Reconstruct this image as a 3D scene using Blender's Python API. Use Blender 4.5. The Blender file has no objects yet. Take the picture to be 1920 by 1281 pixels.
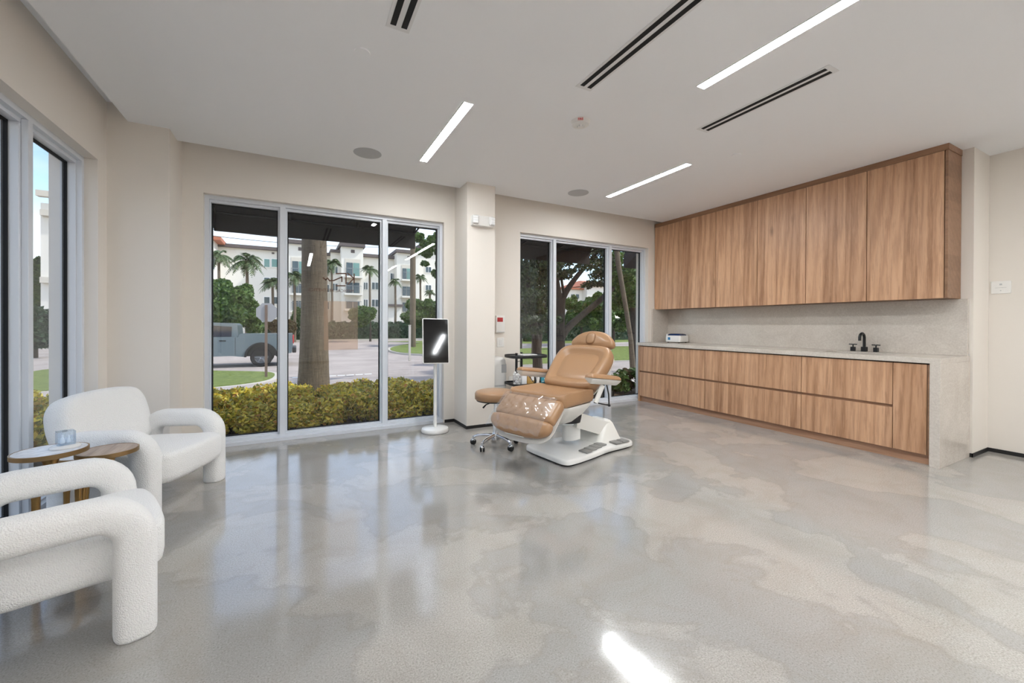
LED = 76
import bpy, bmesh, math, random
import numpy as np
from mathutils import Matrix, Vector
random.seed(7)
rng = np.random.default_rng(11)
scn = bpy.context.scene
col = scn.collection
PI = math.pi
R = math.radians

# ------------------------------------------------------------------ helpers
def tag(o, label=None, cat=None, group=None, kind=None):
    if label: o['label'] = label
    if cat: o['category'] = cat
    if group: o['group'] = group
    if kind: o['kind'] = kind
    return o

def empty(name, loc=(0, 0, 0), rz=0, parent=None):
    o = bpy.data.objects.new(name, None)
    col.objects.link(o)
    o.location = loc
    o.rotation_euler = (0, 0, rz)
    o.empty_display_size = 0.1
    if parent: o.parent = parent
    return o

class MB:
    def __init__(self):
        self.bm = bmesh.new()
        self.mi = 0
    def _new(self, faces):
        for f in faces: f.material_index = self.mi
    def box(self, x0, y0, z0, x1, y1, z1, bev=0, M=None, seg=2):
        ret = bmesh.ops.create_cube(self.bm, size=1)
        vs = ret['verts']
        for v in vs:
            v.co = Vector((x0 + (v.co.x + .5) * (x1 - x0), y0 + (v.co.y + .5) * (y1 - y0), z0 + (v.co.z + .5) * (z1 - z0)))
        fs = set(f for v in vs for f in v.link_faces)
        if bev:
            es = list(set(e for v in vs for e in v.link_edges))
            r = bmesh.ops.bevel(self.bm, geom=es, offset=bev, segments=seg, affect='EDGES', profile=.5)
            fs = set(r['faces']) | set(f for f in fs if f.is_valid)
            vs = list(set(v for f in fs for v in f.verts))
        if M is not None:
            for v in vs: v.co = M @ v.co
        self._new(fs)
        return self
    def rings(self, rings, cap0=True, cap1=True, M=None, closed=True):
        allv = []
        for ring in rings:
            allv.append([self.bm.verts.new((M @ Vector(p)) if M is not None else Vector(p)) for p in ring])
        n = len(allv[0]); fs = []
        for a, b in zip(allv[:-1], allv[1:]):
            for i in range(n if closed else n - 1):
                j = (i + 1) % n
                fs.append(self.bm.faces.new((a[i], a[j], b[j], b[i])))
        if cap0: fs.append(self.bm.faces.new(list(reversed(allv[0]))))
        if cap1: fs.append(self.bm.faces.new(allv[-1]))
        self._new(fs)
        return self
    def cyl(self, p0, p1, r0, r1=None, n=24):
        r1 = r0 if r1 is None else r1
        return self.tube([p0, p1], [r0, r1], n)
    def tube(self, pts, radii, n=16, ell=1.0):
        pts = [Vector(p) for p in pts]
        if not hasattr(radii, '__len__'): radii = [radii] * len(pts)
        rings = []; up = None
        for i, p in enumerate(pts):
            t = (pts[min(i + 1, len(pts) - 1)] - pts[max(i - 1, 0)]).normalized()
            if up is None:
                up = Vector((0, 0, 1)) if abs(t.z) < .9 else Vector((1, 0, 0))
            a = t.cross(up).normalized(); b = a.cross(t).normalized(); up = b
            rings.append([p + (a * math.cos(2 * PI * k / n) + b * ell * math.sin(2 * PI * k / n)) * radii[i] for k in range(n)])
        rings = [list(reversed(r)) for r in rings]
        return self.rings(rings)
    def lathe(self, prof, n=48, M=None, c=(0, 0), cap=True):
        rings = [[(c[0] + r * math.cos(2 * PI * k / n), c[1] + r * math.sin(2 * PI * k / n), z) for k in range(n)] for r, z in prof]
        return self.rings(rings, cap, cap, M=M)
    def pad(self, outline, prof, M=None):
        """cushion: outline (x,y) in its plane; prof = list of (inset, height); last rings shrink towards the middle by scale if inset is ('s', k)"""
        o = np.array(outline, float); n = len(o)
        d = np.roll(o, -1, 0) - np.roll(o, 1, 0)
        nor = np.stack([-d[:, 1], d[:, 0]], 1); nor /= np.linalg.norm(nor, axis=1)[:, None]
        area = .5 * np.sum(o[:, 0] * np.roll(o[:, 1], -1) - np.roll(o[:, 0], -1) * o[:, 1])
        if area < 0: o = o[::-1]; nor = -nor[::-1] * -1; d = np.roll(o, -1, 0) - np.roll(o, 1, 0); nor = np.stack([-d[:, 1], d[:, 0]], 1); nor /= np.linalg.norm(nor, axis=1)[:, None]
        c = (o.max(0) + o.min(0)) / 2; hs = (o.max(0) - o.min(0)) / 2
        rings = []; last = o
        for ins, h in prof:
            if isinstance(ins, tuple): q = c + (last - c) * ins[1]
            else:
                q = c + (o - c) * (1 - ins / hs); last = q
            rings.append([(a, b, h) for a, b in q])
        h = prof[-1][1]; q = c + (last - c) * .12; rings.append([(a, b, h) for a, b in q])
        return self.rings(rings, M=M)
    def poly(self, pts, z0, z1, M=None):
        a = .5 * sum(p[0] * q[1] - q[0] * p[1] for p, q in zip(pts, pts[1:] + pts[:1]))
        if a < 0: pts = list(reversed(pts))
        return self.rings([[(x, y, z0) for x, y in pts], [(x, y, z1) for x, y in pts]], M=M)
    def build(self, name, mats, parent=None, smooth=40, kind=None):
        if not isinstance(mats, (list, tuple)): mats = [mats]
        me = bpy.data.meshes.new(name)
        bmesh.ops.recalc_face_normals(self.bm, faces=self.bm.faces)
        self.bm.to_mesh(me); self.bm.free()
        for m in mats: me.materials.append(m)
        if smooth:
            me.polygons.foreach_set('use_smooth', [True] * len(me.polygons))
            me.set_sharp_from_angle(angle=R(smooth))
        o = bpy.data.objects.new(name, me)
        col.objects.link(o)
        if parent: o.parent = parent
        if kind: o['kind'] = kind
        return o

def pydata(name, verts, faces, mat, parent=None, smooth=False):
    me = bpy.data.meshes.new(name)
    me.from_pydata([tuple(v) for v in verts], [], [tuple(int(i) for i in f) for f in faces])
    me.materials.append(mat)
    if smooth: me.polygons.foreach_set('use_smooth', [True] * len(me.polygons))
    o = bpy.data.objects.new(name, me); col.objects.link(o)
    if parent: o.parent = parent
    return o

def copy_tree(o, parent=None):
    c = o.copy(); col.objects.link(c)
    if parent: c.parent = parent
    for ch in list(o.children): copy_tree(ch, c)
    return c

def chaikin(pts, it=3):
    for _ in range(it):
        out = []
        for p, q in zip(pts, pts[1:] + pts[:1]):
            out.append((p[0] * .75 + q[0] * .25, p[1] * .75 + q[1] * .25))
            out.append((p[0] * .25 + q[0] * .75, p[1] * .25 + q[1] * .75))
        pts = out
    return pts

def rrect(w, h, r, n=8, cx=0, cy=0):
    pts = []
    for sx, sy, a0 in ((1, 1, 0), (-1, 1, 90), (-1, -1, 180), (1, -1, 270)):
        for k in range(n + 1):
            a = R(a0 + 90 * k / n)
            pts.append((cx + sx * (w / 2 - r) + r * math.cos(a), cy + sy * (h / 2 - r) + r * math.sin(a)))
    return pts

def bez(p0, p1, p2, n=8):
    return [tuple((1 - t) ** 2 * a + 2 * t * (1 - t) * b + t * t * c for a, b, c in zip(p0, p1, p2)) for t in [k / n for k in range(n + 1)]]

def text_obj(name, s, size, M, mat, parent=None, mirror=False, align='CENTER', bold=0.0, ext=0.0006):
    cu = bpy.data.curves.new(name, 'FONT'); cu.body = s; cu.size = size; cu.extrude = ext; cu.offset = bold
    cu.align_x = align; cu.align_y = 'CENTER'; cu.resolution_u = 2
    t = bpy.data.objects.new(name, cu); col.objects.link(t)
    bpy.context.view_layer.update()
    dg = bpy.context.evaluated_depsgraph_get()
    me = bpy.data.meshes.new_from_object(t.evaluated_get(dg))
    bpy.data.objects.remove(t)
    for v in me.vertices:
        c = v.co.copy()
        if mirror: c.x = -c.x
        v.co = M @ c
    me.materials.clear(); me.materials.append(mat)
    o = bpy.data.objects.new(name, me); col.objects.link(o)
    if parent: o.parent = parent
    return o

# ------------------------------------------------------------------ camera (solved from the room's straight edges)
YAW, PIT, ROL, F, CY = 0.486159564, -0.00407993841, 0.00317894054, 765.131451, 612.077936
CAMZ = 1.18
fw = Vector((math.sin(YAW) * math.cos(PIT), math.cos(YAW) * math.cos(PIT), math.sin(PIT)))
rt = Vector((math.cos(YAW), -math.sin(YAW), 0)); up_ = rt.cross(fw)
rt2 = rt * math.cos(ROL) + up_ * math.sin(ROL); up2 = -rt * math.sin(ROL) + up_ * math.cos(ROL)
cam = bpy.data.cameras.new('camera'); camo = bpy.data.objects.new('camera', cam); col.objects.link(camo)
camo.matrix_world = Matrix(((rt2.x, up2.x, -fw.x, 0), (rt2.y, up2.y, -fw.y, 0), (rt2.z, up2.z, -fw.z, CAMZ), (0, 0, 0, 1)))
cam.sensor_width = 36; cam.lens = F / 1920 * 36; cam.shift_y = -(640.5 - CY) / 1920
cam.clip_start = .05; cam.clip_end = 500
scn.camera = camo

def on(px, py, **k):
    """point of the place seen at a photograph pixel, on the plane x=, y= or z="""
    d = rt2 * ((px - 960) / F) + up2 * (-(py - CY) / F) + fw
    a, c = list(k.items())[0]; i = 'xyz'.index(a)
    o = Vector((0, 0, CAMZ))
    return o + d * ((c - o[i]) / d[i])

# ------------------------------------------------------------------ materials
def S(r, g, b):
    f = lambda c: (c / 255 / 12.92) if c / 255 <= .04045 else ((c / 255 + .055) / 1.055) ** 2.4
    return (f(r), f(g), f(b), 1)

def mat(name, base=(.8, .8, .8, 1), rough=.5, metal=0, ior=1.5, coat=0, **k):
    m = bpy.data.materials.new(name); m.use_nodes = True
    b = m.node_tree.nodes['Principled BSDF']
    b.inputs['Base Color'].default_value = base
    b.inputs['Roughness'].default_value = rough
    b.inputs['Metallic'].default_value = metal
    b.inputs['IOR'].default_value = ior
    b.inputs['Coat Weight'].default_value = coat
    for kk, v in k.items(): b.inputs[kk].default_value = v
    return m

class N:
    """small node-writing helper"""
    def __init__(self, m): self.t = m.node_tree; self.b = self.t.nodes.get('Principled BSDF')
    def n(self, typ, **k):
        x = self.t.nodes.new(typ)
        for a, v in k.items(): setattr(x, a, v)
        return x
    def l(self, a, b): self.t.links.new(a, b)
    def co(self, scale=(1, 1, 1), obj=True, rot=(0, 0, 0), loc=(0, 0, 0)):
        tc = self.n('ShaderNodeTexCoord'); mp = self.n('ShaderNodeMapping')
        mp.inputs['Scale'].default_value = scale; mp.inputs['Rotation'].default_value = rot; mp.inputs['Location'].default_value = loc
        self.l(tc.outputs['Object' if obj else 'Generated'], mp.inputs['Vector'])
        return mp.outputs[0]
    def noise(self, vec, scale, detail=4, rough=.5, dist=0):
        x = self.n('ShaderNodeTexNoise'); x.inputs['Scale'].default_value = scale; x.inputs['Detail'].default_value = detail
        x.inputs['Roughness'].default_value = rough; x.inputs['Distortion'].default_value = dist
        self.l(vec, x.inputs['Vector']); return x.outputs[0]
    def ramp(self, fac, stops, interp='LINEAR'):
        x = self.n('ShaderNodeValToRGB'); x.color_ramp.interpolation = interp
        e = x.color_ramp.elements
        while len(e) < len(stops): e.new(.5)
        for i, (p, c) in enumerate(stops):
            e[i].position = p; e[i].color = c if len(c) == 4 else (*c, 1)
        self.l(fac, x.inputs[0]); return x.outputs[0]
    def mix(self, fac, a, b, mode='MIX'):
        x = self.n('ShaderNodeMix', data_type='RGBA', blend_type=mode)
        for i, v in ((0, fac), (6, a), (7, b)):
            if hasattr(v, 'default_value') or hasattr(v, 'is_output'): self.l(v, x.inputs[i])
            else: x.inputs[i].default_value = v
        return x.outputs[2]
    def math(self, op, a, b=0.0):
        x = self.n('ShaderNodeMath', operation=op)
        for i, v in ((0, a), (1, b)):
            if hasattr(v, 'is_output'): self.l(v, x.inputs[i])
            else: x.inputs[i].default_value = v
        return x.outputs[0]
    def bump(self, h, strength=.2, dist=.01):
        x = self.n('ShaderNodeBump'); x.inputs['Strength'].default_value = strength; x.inputs['Distance'].default_value = dist
        self.l(h, x.inputs['Height']); self.l(x.outputs[0], self.b.inputs['Normal']); return x
    def base(self, c): self.l(c, self.b.inputs['Base Color'])
    def rough(self, c): self.l(c, self.b.inputs['Roughness'])

g4 = lambda v: (v, v, v, 1)
MT = {}
# painted walls and ceiling
m = mat('wall_paint', S(228, 221, 212), .6); n = N(m); v = n.noise(n.co(), 180, 2); n.bump(v, .05, .002); MT['wall'] = m
m = mat('ceiling_paint', S(243, 244, 246), .7); n = N(m); v = n.noise(n.co(), 150, 2); n.bump(v, .04, .002); MT['ceil'] = m
MT['ext_wall'] = mat('stucco', S(214, 200, 178), .85)
MT['base'] = mat('black_base', S(22, 20, 20), .5)
# polished concrete
m = mat('polished_concrete', S(160, 155, 148), .14, ior=2.0); n = N(m)
c = n.co()
big = n.noise(c, .55, 3, .55, .8); mid = n.noise(c, 2.2, 5, .6, .4)
fine = n.noise(c, 165, 4, .72)
vor = n.n('ShaderNodeTexVoronoi'); vor.inputs['Scale'].default_value = 260; n.l(c, vor.inputs['Vector'])
patch = n.noise(n.co((.9, .9, 1), rot=(0, 0, .6), loc=(3.1, 1.7, 0)), 1.35, 7, .56, .4)
pm = n.ramp(patch, [(.50, g4(0)), (.53, g4(1))])
edge = n.ramp(patch, [(.490, g4(0)), (.503, g4(1)), (.52, g4(0))])
sp = n.ramp(fine, [(.32, S(100, 98, 95)), (.45, S(150, 147, 144)), (.6, S(166, 163, 160)), (.72, S(200, 197, 193))])
cl = n.ramp(big, [(.3, S(156, 153, 149)), (.7, S(172, 169, 165))])
c1 = n.mix(.62, cl, sp)
sp2 = n.ramp(fine, [(.32, S(126, 121, 114)), (.5, S(180, 173, 164)), (.7, S(216, 210, 202))])
c2 = n.mix(.72, n.ramp(mid, [(.3, S(166, 161, 155)), (.7, S(184, 179, 172))]), sp2)
fac = n.math('MULTIPLY', pm, .48)
cc = n.mix(fac, c1, c2)
cc = n.mix(n.math('MULTIPLY', edge, .18), cc, S(134, 124, 112))
stn = n.noise(n.co((1, 1, 1), loc=(7, 2, 0)), 3.2, 6, .65, .8)
cc = n.mix(n.math('MULTIPLY', n.ramp(stn, [(.45, g4(0)), (.62, g4(1))]), .22), cc, S(140, 130, 119))
n.base(cc)
n.rough(n.ramp(mid, [(.3, g4(.07)), (.7, g4(.15))]))
n.bump(n.noise(c, 7, 3, .5), .05, .01)
MT['floor'] = m
# walnut cabinet veneer, grain along z
def wood(name, tint, axis='z', seed=0, rough=.42):
    m = mat(name, S(180, 140, 110), rough); n = N(m)
    inf = n.n('ShaderNodeObjectInfo')
    sc = {'z': (1, 1, .06), 'y': (1, .06, 1), 'x': (.06, 1, 1)}[axis]
    tc = n.n('ShaderNodeTexCoord')
    geo = n.n('ShaderNodeNewGeometry')
    mp = n.n('ShaderNodeMapping'); mp.inputs['Scale'].default_value = sc; mp.inputs['Location'].default_value = (seed, seed * 1.7, seed * .3)
    add = n.n('ShaderNodeVectorMath', operation='ADD'); n.l(geo.outputs['Position'], add.inputs[0])
    n.l(add.outputs[0], mp.inputs['Vector'])
    rnd = n.math('MULTIPLY', inf.outputs['Random'], 0.0)
    cb = n.n('ShaderNodeCombineXYZ'); n.l(rnd, cb.inputs[2]); n.l(cb.outputs[0], add.inputs[1])
    v = mp.outputs[0]
    # boards of uneven width: stepped noise across the grain
    g1 = n.noise(v, 9, 3, .55, .15)
    g2 = n.noise(v, 55, 4, .65, .4)
    w = n.noise(v, 2.6, 2, .5, 2.2)
    wv = n.n('ShaderNodeTexWave', wave_type='BANDS', bands_direction='DIAGONAL'); wv.inputs['Scale'].default_value = 7.5
    wv.inputs['Distortion'].default_value = 7; wv.inputs['Detail'].default_value = 3; wv.inputs['Detail Scale'].default_value = 1.6
    n.l(v, wv.inputs['Vector'])
    kv = n.n('ShaderNodeTexVoronoi', feature='F1', distance='EUCLIDEAN'); kv.inputs['Scale'].default_value = 2.6
    mp2 = n.n('ShaderNodeMapping'); mp2.inputs['Scale'].default_value = {'z': (1.4, 1.4, .55), 'y': (1.4, .55, 1.4), 'x': (.55, 1.4, 1.4)}[axis]; n.l(geo.outputs['Position'], mp2.inputs['Vector']); n.l(mp2.outputs[0], kv.inputs['Vector'])
    bnd = n.n('ShaderNodeTexVoronoi', feature='F1'); bnd.inputs['Scale'].default_value = 9
    mpb = n.n('ShaderNodeMapping'); mpb.inputs['Scale'].default_value = {'z': (0.15, 1, 0.0), 'y': (0, 0, 1), 'x': (0, .15, 1)}[axis]
    n.l(geo.outputs['Position'], mpb.inputs['Vector']); n.l(mpb.outputs[0], bnd.inputs['Vector'])
    sep = n.n('ShaderNodeSeparateColor'); n.l(bnd.outputs['Color'], sep.inputs[0])
    board = sep.outputs[0]
    a, b_, c_ = tint
    cA = n.ramp(g1, [(.28, a), (.5, b_), (.72, c_)])
    cB = n.ramp(wv.outputs[1], [(.0, a), (.35, b_), (1, c_)])
    cc = n.mix(.42, cA, cB)
    cc = n.mix(n.math('MULTIPLY', n.ramp(g2, [(.38, g4(1)), (.52, g4(0))]), .5), cc, a)
    g3 = n.noise(v, 120, 3, .6, .2)
    cc = n.mix(n.math('MULTIPLY', n.ramp(g3, [(.5, g4(0)), (.66, g4(1))]), .35), cc, c_)
    cc = n.mix(n.ramp(board, [(0, g4(0)), (1, g4(.38))]), cc, c_)
    cc = n.mix(n.ramp(board, [(0, g4(.30)), (.5, g4(0))]), cc, a)
    kn = n.ramp(kv.outputs['Distance'], [(.0, g4(.7)), (.04, g4(.4)), (.11, g4(0))])
    cc = n.mix(kn, cc, tuple(x * .5 for x in a[:3]) + (1,))
    n.base(cc)
    n.bump(g2, .08, .002)
    return m
MT['wood'] = wood('walnut_veneer', (S(140, 99, 70), S(190, 145, 109), S(214, 172, 138)), 'z', 1.3)
MT['woodh'] = wood('walnut_veneer_horizontal', (S(140, 100, 74), S(172, 130, 102), S(190, 150, 122)), 'y', 4.3)
MT['woodt'] = wood('walnut_trim', (S(118, 86, 62), S(140, 104, 77), S(158, 120, 92)), 'y', 2.3)
MT['woodr'] = wood('table_wood', (S(120, 96, 80), S(160, 134, 114), S(192, 168, 148)), 'y', 6.3, .25)
MT['shadow'] = mat('cabinet_inside', S(60, 42, 30), .8)  # shade of the gaps between fronts, put into the carcass colour
# quartzite
m = mat('grey_quartzite', S(190, 186, 180), .22); n = N(m); c = n.co((1, 1, 1), rot=(.5, .2, .3))
a = n.noise(c, 3, 6, .6, .6); b = n.noise(c, 75, 4, .7, .3)
vv = n.noise(c, 2.0, 5, .55, 2.5)
vein = n.ramp(vv, [(.48, g4(0)), (.50, g4(1)), (.52, g4(0))])
x = n.mix(.4, n.ramp(a, [(.3, S(188, 178, 167)), (.7, S(212, 204, 194))]), n.ramp(b, [(.3, S(172, 161, 150)), (.7, S(218, 210, 200))]))
x = n.mix(n.math('MULTIPLY', vein, .18), x, S(230, 224, 214))
n.base(x); MT['stone'] = m
MT['white_metal'] = mat('window_aluminium', S(214, 218, 224), .32, metal=.0)
MT['gasket'] = mat('rubber_gasket', S(7, 8, 10), .8)
MT['white_plastic'] = mat('white_plastic', S(232, 230, 226), .35)
MT['white_gloss'] = mat('white_gloss', S(228, 227, 224), .22, coat=.3)
MT['offwhite'] = mat('offwhite_shell', S(226, 224, 218), .3)
MT['black'] = mat('black_metal', S(20, 20, 22), .35)
MT['black_plastic'] = mat('black_plastic', S(26, 26, 28), .45)
MT['rubber'] = mat('black_rubber', S(24, 24, 24), .7)
MT['screen'] = mat('screen_glass', S(4, 4, 5), .06)
MT['chrome'] = mat('chrome', S(225, 228, 232), .1, metal=1)
MT['brass'] = mat('aged_brass', S(176, 140, 88), .32, metal=1)
MT['brass_dark'] = mat('bronze_rim', S(150, 122, 84), .4, metal=.8)
MT['pedal'] = mat('grey_pedal', S(132, 131, 128), .6)
MT['speaker'] = mat('speaker_grille', S(186, 187, 188), .8)
MT['slot'] = mat('vent_slot', S(18, 18, 20), .8)
MT['vent'] = mat('vent_frame', S(228, 228, 228), .6)
MT['blue'] = mat('navy_lid', S(24, 48, 92), .2)
MT['lcd'] = mat('blue_panel', S(48, 128, 178), .3)
MT['red'] = mat('red_plastic', S(176, 44, 44), .4)
MT['redtxt'] = mat('red_print', S(200, 30, 36), .5)
MT['blacktxt'] = mat('dark_print', S(60, 60, 62), .5)
MT['paper'] = mat('white_paper', S(235, 235, 235), .7)
MT['teal'] = mat('teal_pack', S(70, 160, 180), .4)
MT['ltblue'] = mat('light_blue_pack', S(150, 200, 230), .4)
MT['kraft'] = mat('ochre_box', S(190, 150, 80), .6)
MT['cotton'] = mat('cotton', S(240, 240, 240), .9)
m = mat('bottle_plastic', S(90, 160, 210), .1); m.node_tree.nodes['Principled BSDF'].inputs['Transmission Weight'].default_value = .5; MT['bottle'] = m
# boucle
m = mat('white_boucle', S(246, 245, 243), .95); n = N(m); c = n.co()
v1 = n.n('ShaderNodeTexVoronoi', feature='SMOOTH_F1'); v1.inputs['Scale'].default_value = 230; n.l(c, v1.inputs['Vector'])
v2 = n.noise(c, 210, 3, .7)
h = n.math('ADD', n.math('MULTIPLY', v1.outputs['Distance'], -1.0), v2)
n.bump(h, .75, .005)
n.b.inputs['Sheen Weight'].default_value = .25; n.b.inputs['Sheen Roughness'].default_value = .5
MT['boucle'] = m
# tan vinyl
m = mat('tan_vinyl', S(163, 126, 92), .33); n = N(m); n.bump(n.noise(n.co(), 260, 2), .06, .002); MT['tan'] = m
MT['tan_seam'] = mat('tan_seam', S(150, 112, 80), .5)
# clear sheet
def clear(name, gloss=.12, tint=(1, 1, 1, 1), rough=.05, bump=0, veil=0, veilc=(1, 1, 1, 1)):
    m = bpy.data.materials.new(name); m.use_nodes = True; t = m.node_tree; t.nodes.clear()
    out = t.nodes.new('ShaderNodeOutputMaterial'); tr = t.nodes.new('ShaderNodeBsdfTransparent'); gl = t.nodes.new('ShaderNodeBsdfGlossy')
    tr.inputs[0].default_value = tint; gl.inputs['Roughness'].default_value = rough
    fr = t.nodes.new('ShaderNodeLayerWeight'); fr.inputs[0].default_value = .5
    pw = t.nodes.new('ShaderNodeMath'); pw.operation = 'POWER'; pw.inputs[1].default_value = 5; t.links.new(fr.outputs['Facing'], pw.inputs[0])
    ma = t.nodes.new('ShaderNodeMath'); ma.operation = 'MULTIPLY_ADD'; ma.inputs[1].default_value = 1 - gloss; ma.inputs[2].default_value = gloss; t.links.new(pw.outputs[0], ma.inputs[0])
    mx = t.nodes.new('ShaderNodeMixShader'); t.links.new(ma.outputs[0], mx.inputs[0]); t.links.new(gl.outputs[0], mx.inputs[2])
    src = tr.outputs[0]
    if veil:
        df = t.nodes.new('ShaderNodeBsdfDiffuse'); df.inputs[0].default_value = veilc
        m2 = t.nodes.new('ShaderNodeMixShader'); m2.inputs[0].default_value = veil
        t.links.new(tr.outputs[0], m2.inputs[1]); t.links.new(df.outputs[0], m2.inputs[2]); src = m2.outputs[0]
    t.links.new(src, mx.inputs[1]); t.links.new(mx.outputs[0], out.inputs[0])
    if bump:
        tc = t.nodes.new('ShaderNodeTexCoord'); ns = t.nodes.new('ShaderNodeTexNoise'); ns.inputs['Scale'].default_value = 9
        bp = t.nodes.new('ShaderNodeBump'); bp.inputs['Strength'].default_value = bump; bp.inputs['Distance'].default_value = .02
        t.links.new(tc.outputs['Object'], ns.inputs['Vector']); t.links.new(ns.outputs[0], bp.inputs['Height'])
        t.links.new(bp.outputs[0], gl.inputs['Normal']); pass
    return m
MT['glass'] = clear('window_glass', .035, (.92, .93, .93, 1), 0.0)
MT['film'] = clear('clear_vinyl_film', .10, (1, 1, 1, 1), .13, .6, .07)
MT['decal'] = clear('window_sticker', .02, (.95, .88, .82, 1), .3, 0, .10, S(230, 205, 185))  # beige tint painted in place of a reflection on the glass
MT['decal_ink'] = mat('decal_ink', S(84, 52, 34), .5)
MT['crystal'] = clear('crystal', .10, (.86, .93, 1, 1), .02)
MT['etch'] = mat('etched_white', S(240, 244, 250), .6)
def emit(name, c, s):
    m = bpy.data.materials.new(name); m.use_nodes = True; t = m.node_tree; t.nodes.clear()
    e = t.nodes.new('ShaderNodeEmission'); e.inputs[0].default_value = c; e.inputs[1].default_value = s
    o = t.nodes.new('ShaderNodeOutputMaterial'); t.links.new(e.outputs[0], o.inputs[0]); return m
MT['led'] = emit('led_diffuser', (.945, .978, 1, 1), LED)
# marble table top
m = mat('white_marble', S(225, 228, 232), .3); n = N(m); c = n.co(); vv = n.noise(c, 4, 6, .6, 3)
n.base(n.ramp(vv, [(.44, S(232, 234, 238)), (.5, S(205, 208, 214)), (.56, S(232, 234, 238))])); MT['marble'] = m

# ------------------------------------------------------------------ room shell
CZ, PZ = 2.786, 2.91            # ceiling, shade-pocket ceiling
WB, WL, WR, WR2 = 4.71, -1.31, 5.78, 5.372
YB = -4.2                       # wall behind the camera
T = .26                         # wall thickness

fl = MB().box(WL - .26, YB - .2, -.2, WR + .2, WB + .14, 0).build('floor', MT['floor'], smooth=0, kind='structure')
c = MB().box(WL + .124, YB, CZ, WR, WB - .167, PZ - .001)
c.box(WL - T, YB - .2, PZ, WR + .2, WB + T, PZ + .25)
c.build('ceiling', MT['ceil'], smooth=0, kind='structure')

W1 = (-.768, 1.563); W2 = (2.608, 4.926); WT = 2.402
b = MB()
zt = PZ
b.box(WL - T, WB, -.2, W1[0], WB + T, zt); b.box(W1[1], WB, -.2, W2[0], WB + T, zt); b.box(W2[1], WB, -.2, WR + .2, WB + T, zt)
b.box(W1[0], WB, WT, W1[1], WB + T, zt); b.box(W2[0], WB, WT, W2[1], WB + T, zt)
b.build('wall_back', MT['wall'], smooth=0, kind='structure')
# left wall with two glazed openings
L1 = (1.80, 4.14); L2 = (-1.9, .44)
b = MB()
b.box(WL - T, L1[1], 0, WL, WB, zt); b.box(WL - T, L2[1], 0, WL, L1[0], zt); b.box(WL - T, YB - .2, 0, WL, L2[0], zt)
for q in (L1, L2): b.box(WL - T, q[0], WT, WL, q[1], zt)
b.build('wall_left', MT['wall'], smooth=0, kind='structure')
MB().box(WR, YB, 0, WR + .2, WB, zt).build('wall_right', MT['wall'], smooth=0, kind='structure')
tag(MB().box(WR2, 1.305, 0, WR - .001, WB - .001, zt).build('wall_alcove', MT['wall'], smooth=0), kind='structure')
MB().box(WL - T, YB - .2, 0, WR + .2, YB, zt).build('wall_front', MT['wall'], smooth=0, kind='structure')
MB().box(1.698, 4.30, 0, 2.045, WB + .001, zt).build('wall_pier', MT['wall'], smooth=0, kind='structure')
MB().box(WL - .002, 4.30, 0, -.925, WB + .001, zt).build('wall_corner_pier', MT['wall'], smooth=0, kind='structure')
# black recessed base line along the walls
b = MB(); t = .006; h = .035
b.box(1.698 - t, 4.30 - t, 0, 2.045 + t, 4.30, h); b.box(1.698 - t, 4.30, 0, 1.698, WB, h); b.box(2.045, 4.30, 0, 2.045 + t, WB, h)
b.box(1.575, WB - t, 0, 1.70, WB, h); b.box(2.045, WB - t, 0, 2.60, WB, h)
b.build('baseboard_back', MT['base'], smooth=0, kind='structure')
b = MB(); b.box(WR - t, YB, 0, WR, 1.305, h); b.box(WR2 - t, 1.299, 0, WR, 1.305, h); b.box(WR2 - t, 1.299, 0, WR2, 1.35, h)
b.build('baseboard_right', MT['base'], smooth=0, kind='structure')
b = MB(); b.box(WL, 4.30 - t, 0, -.925, 4.30, h); b.box(-.925, 4.30, 0, -.925 + t, WB, h)
b.box(WL, L2[1] + .01, 0, WL + t, L1[0] - .01, h); b.box(WL, L1[1] + .01, 0, WL + t, 4.30, h)
b.build('baseboard_left', MT['base'], smooth=0, kind='structure')
b = MB(); b.box(WL, YB, 0, WR, YB + t, h)
b.build('baseboard_front', MT['base'], smooth=0, kind='structure')

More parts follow.
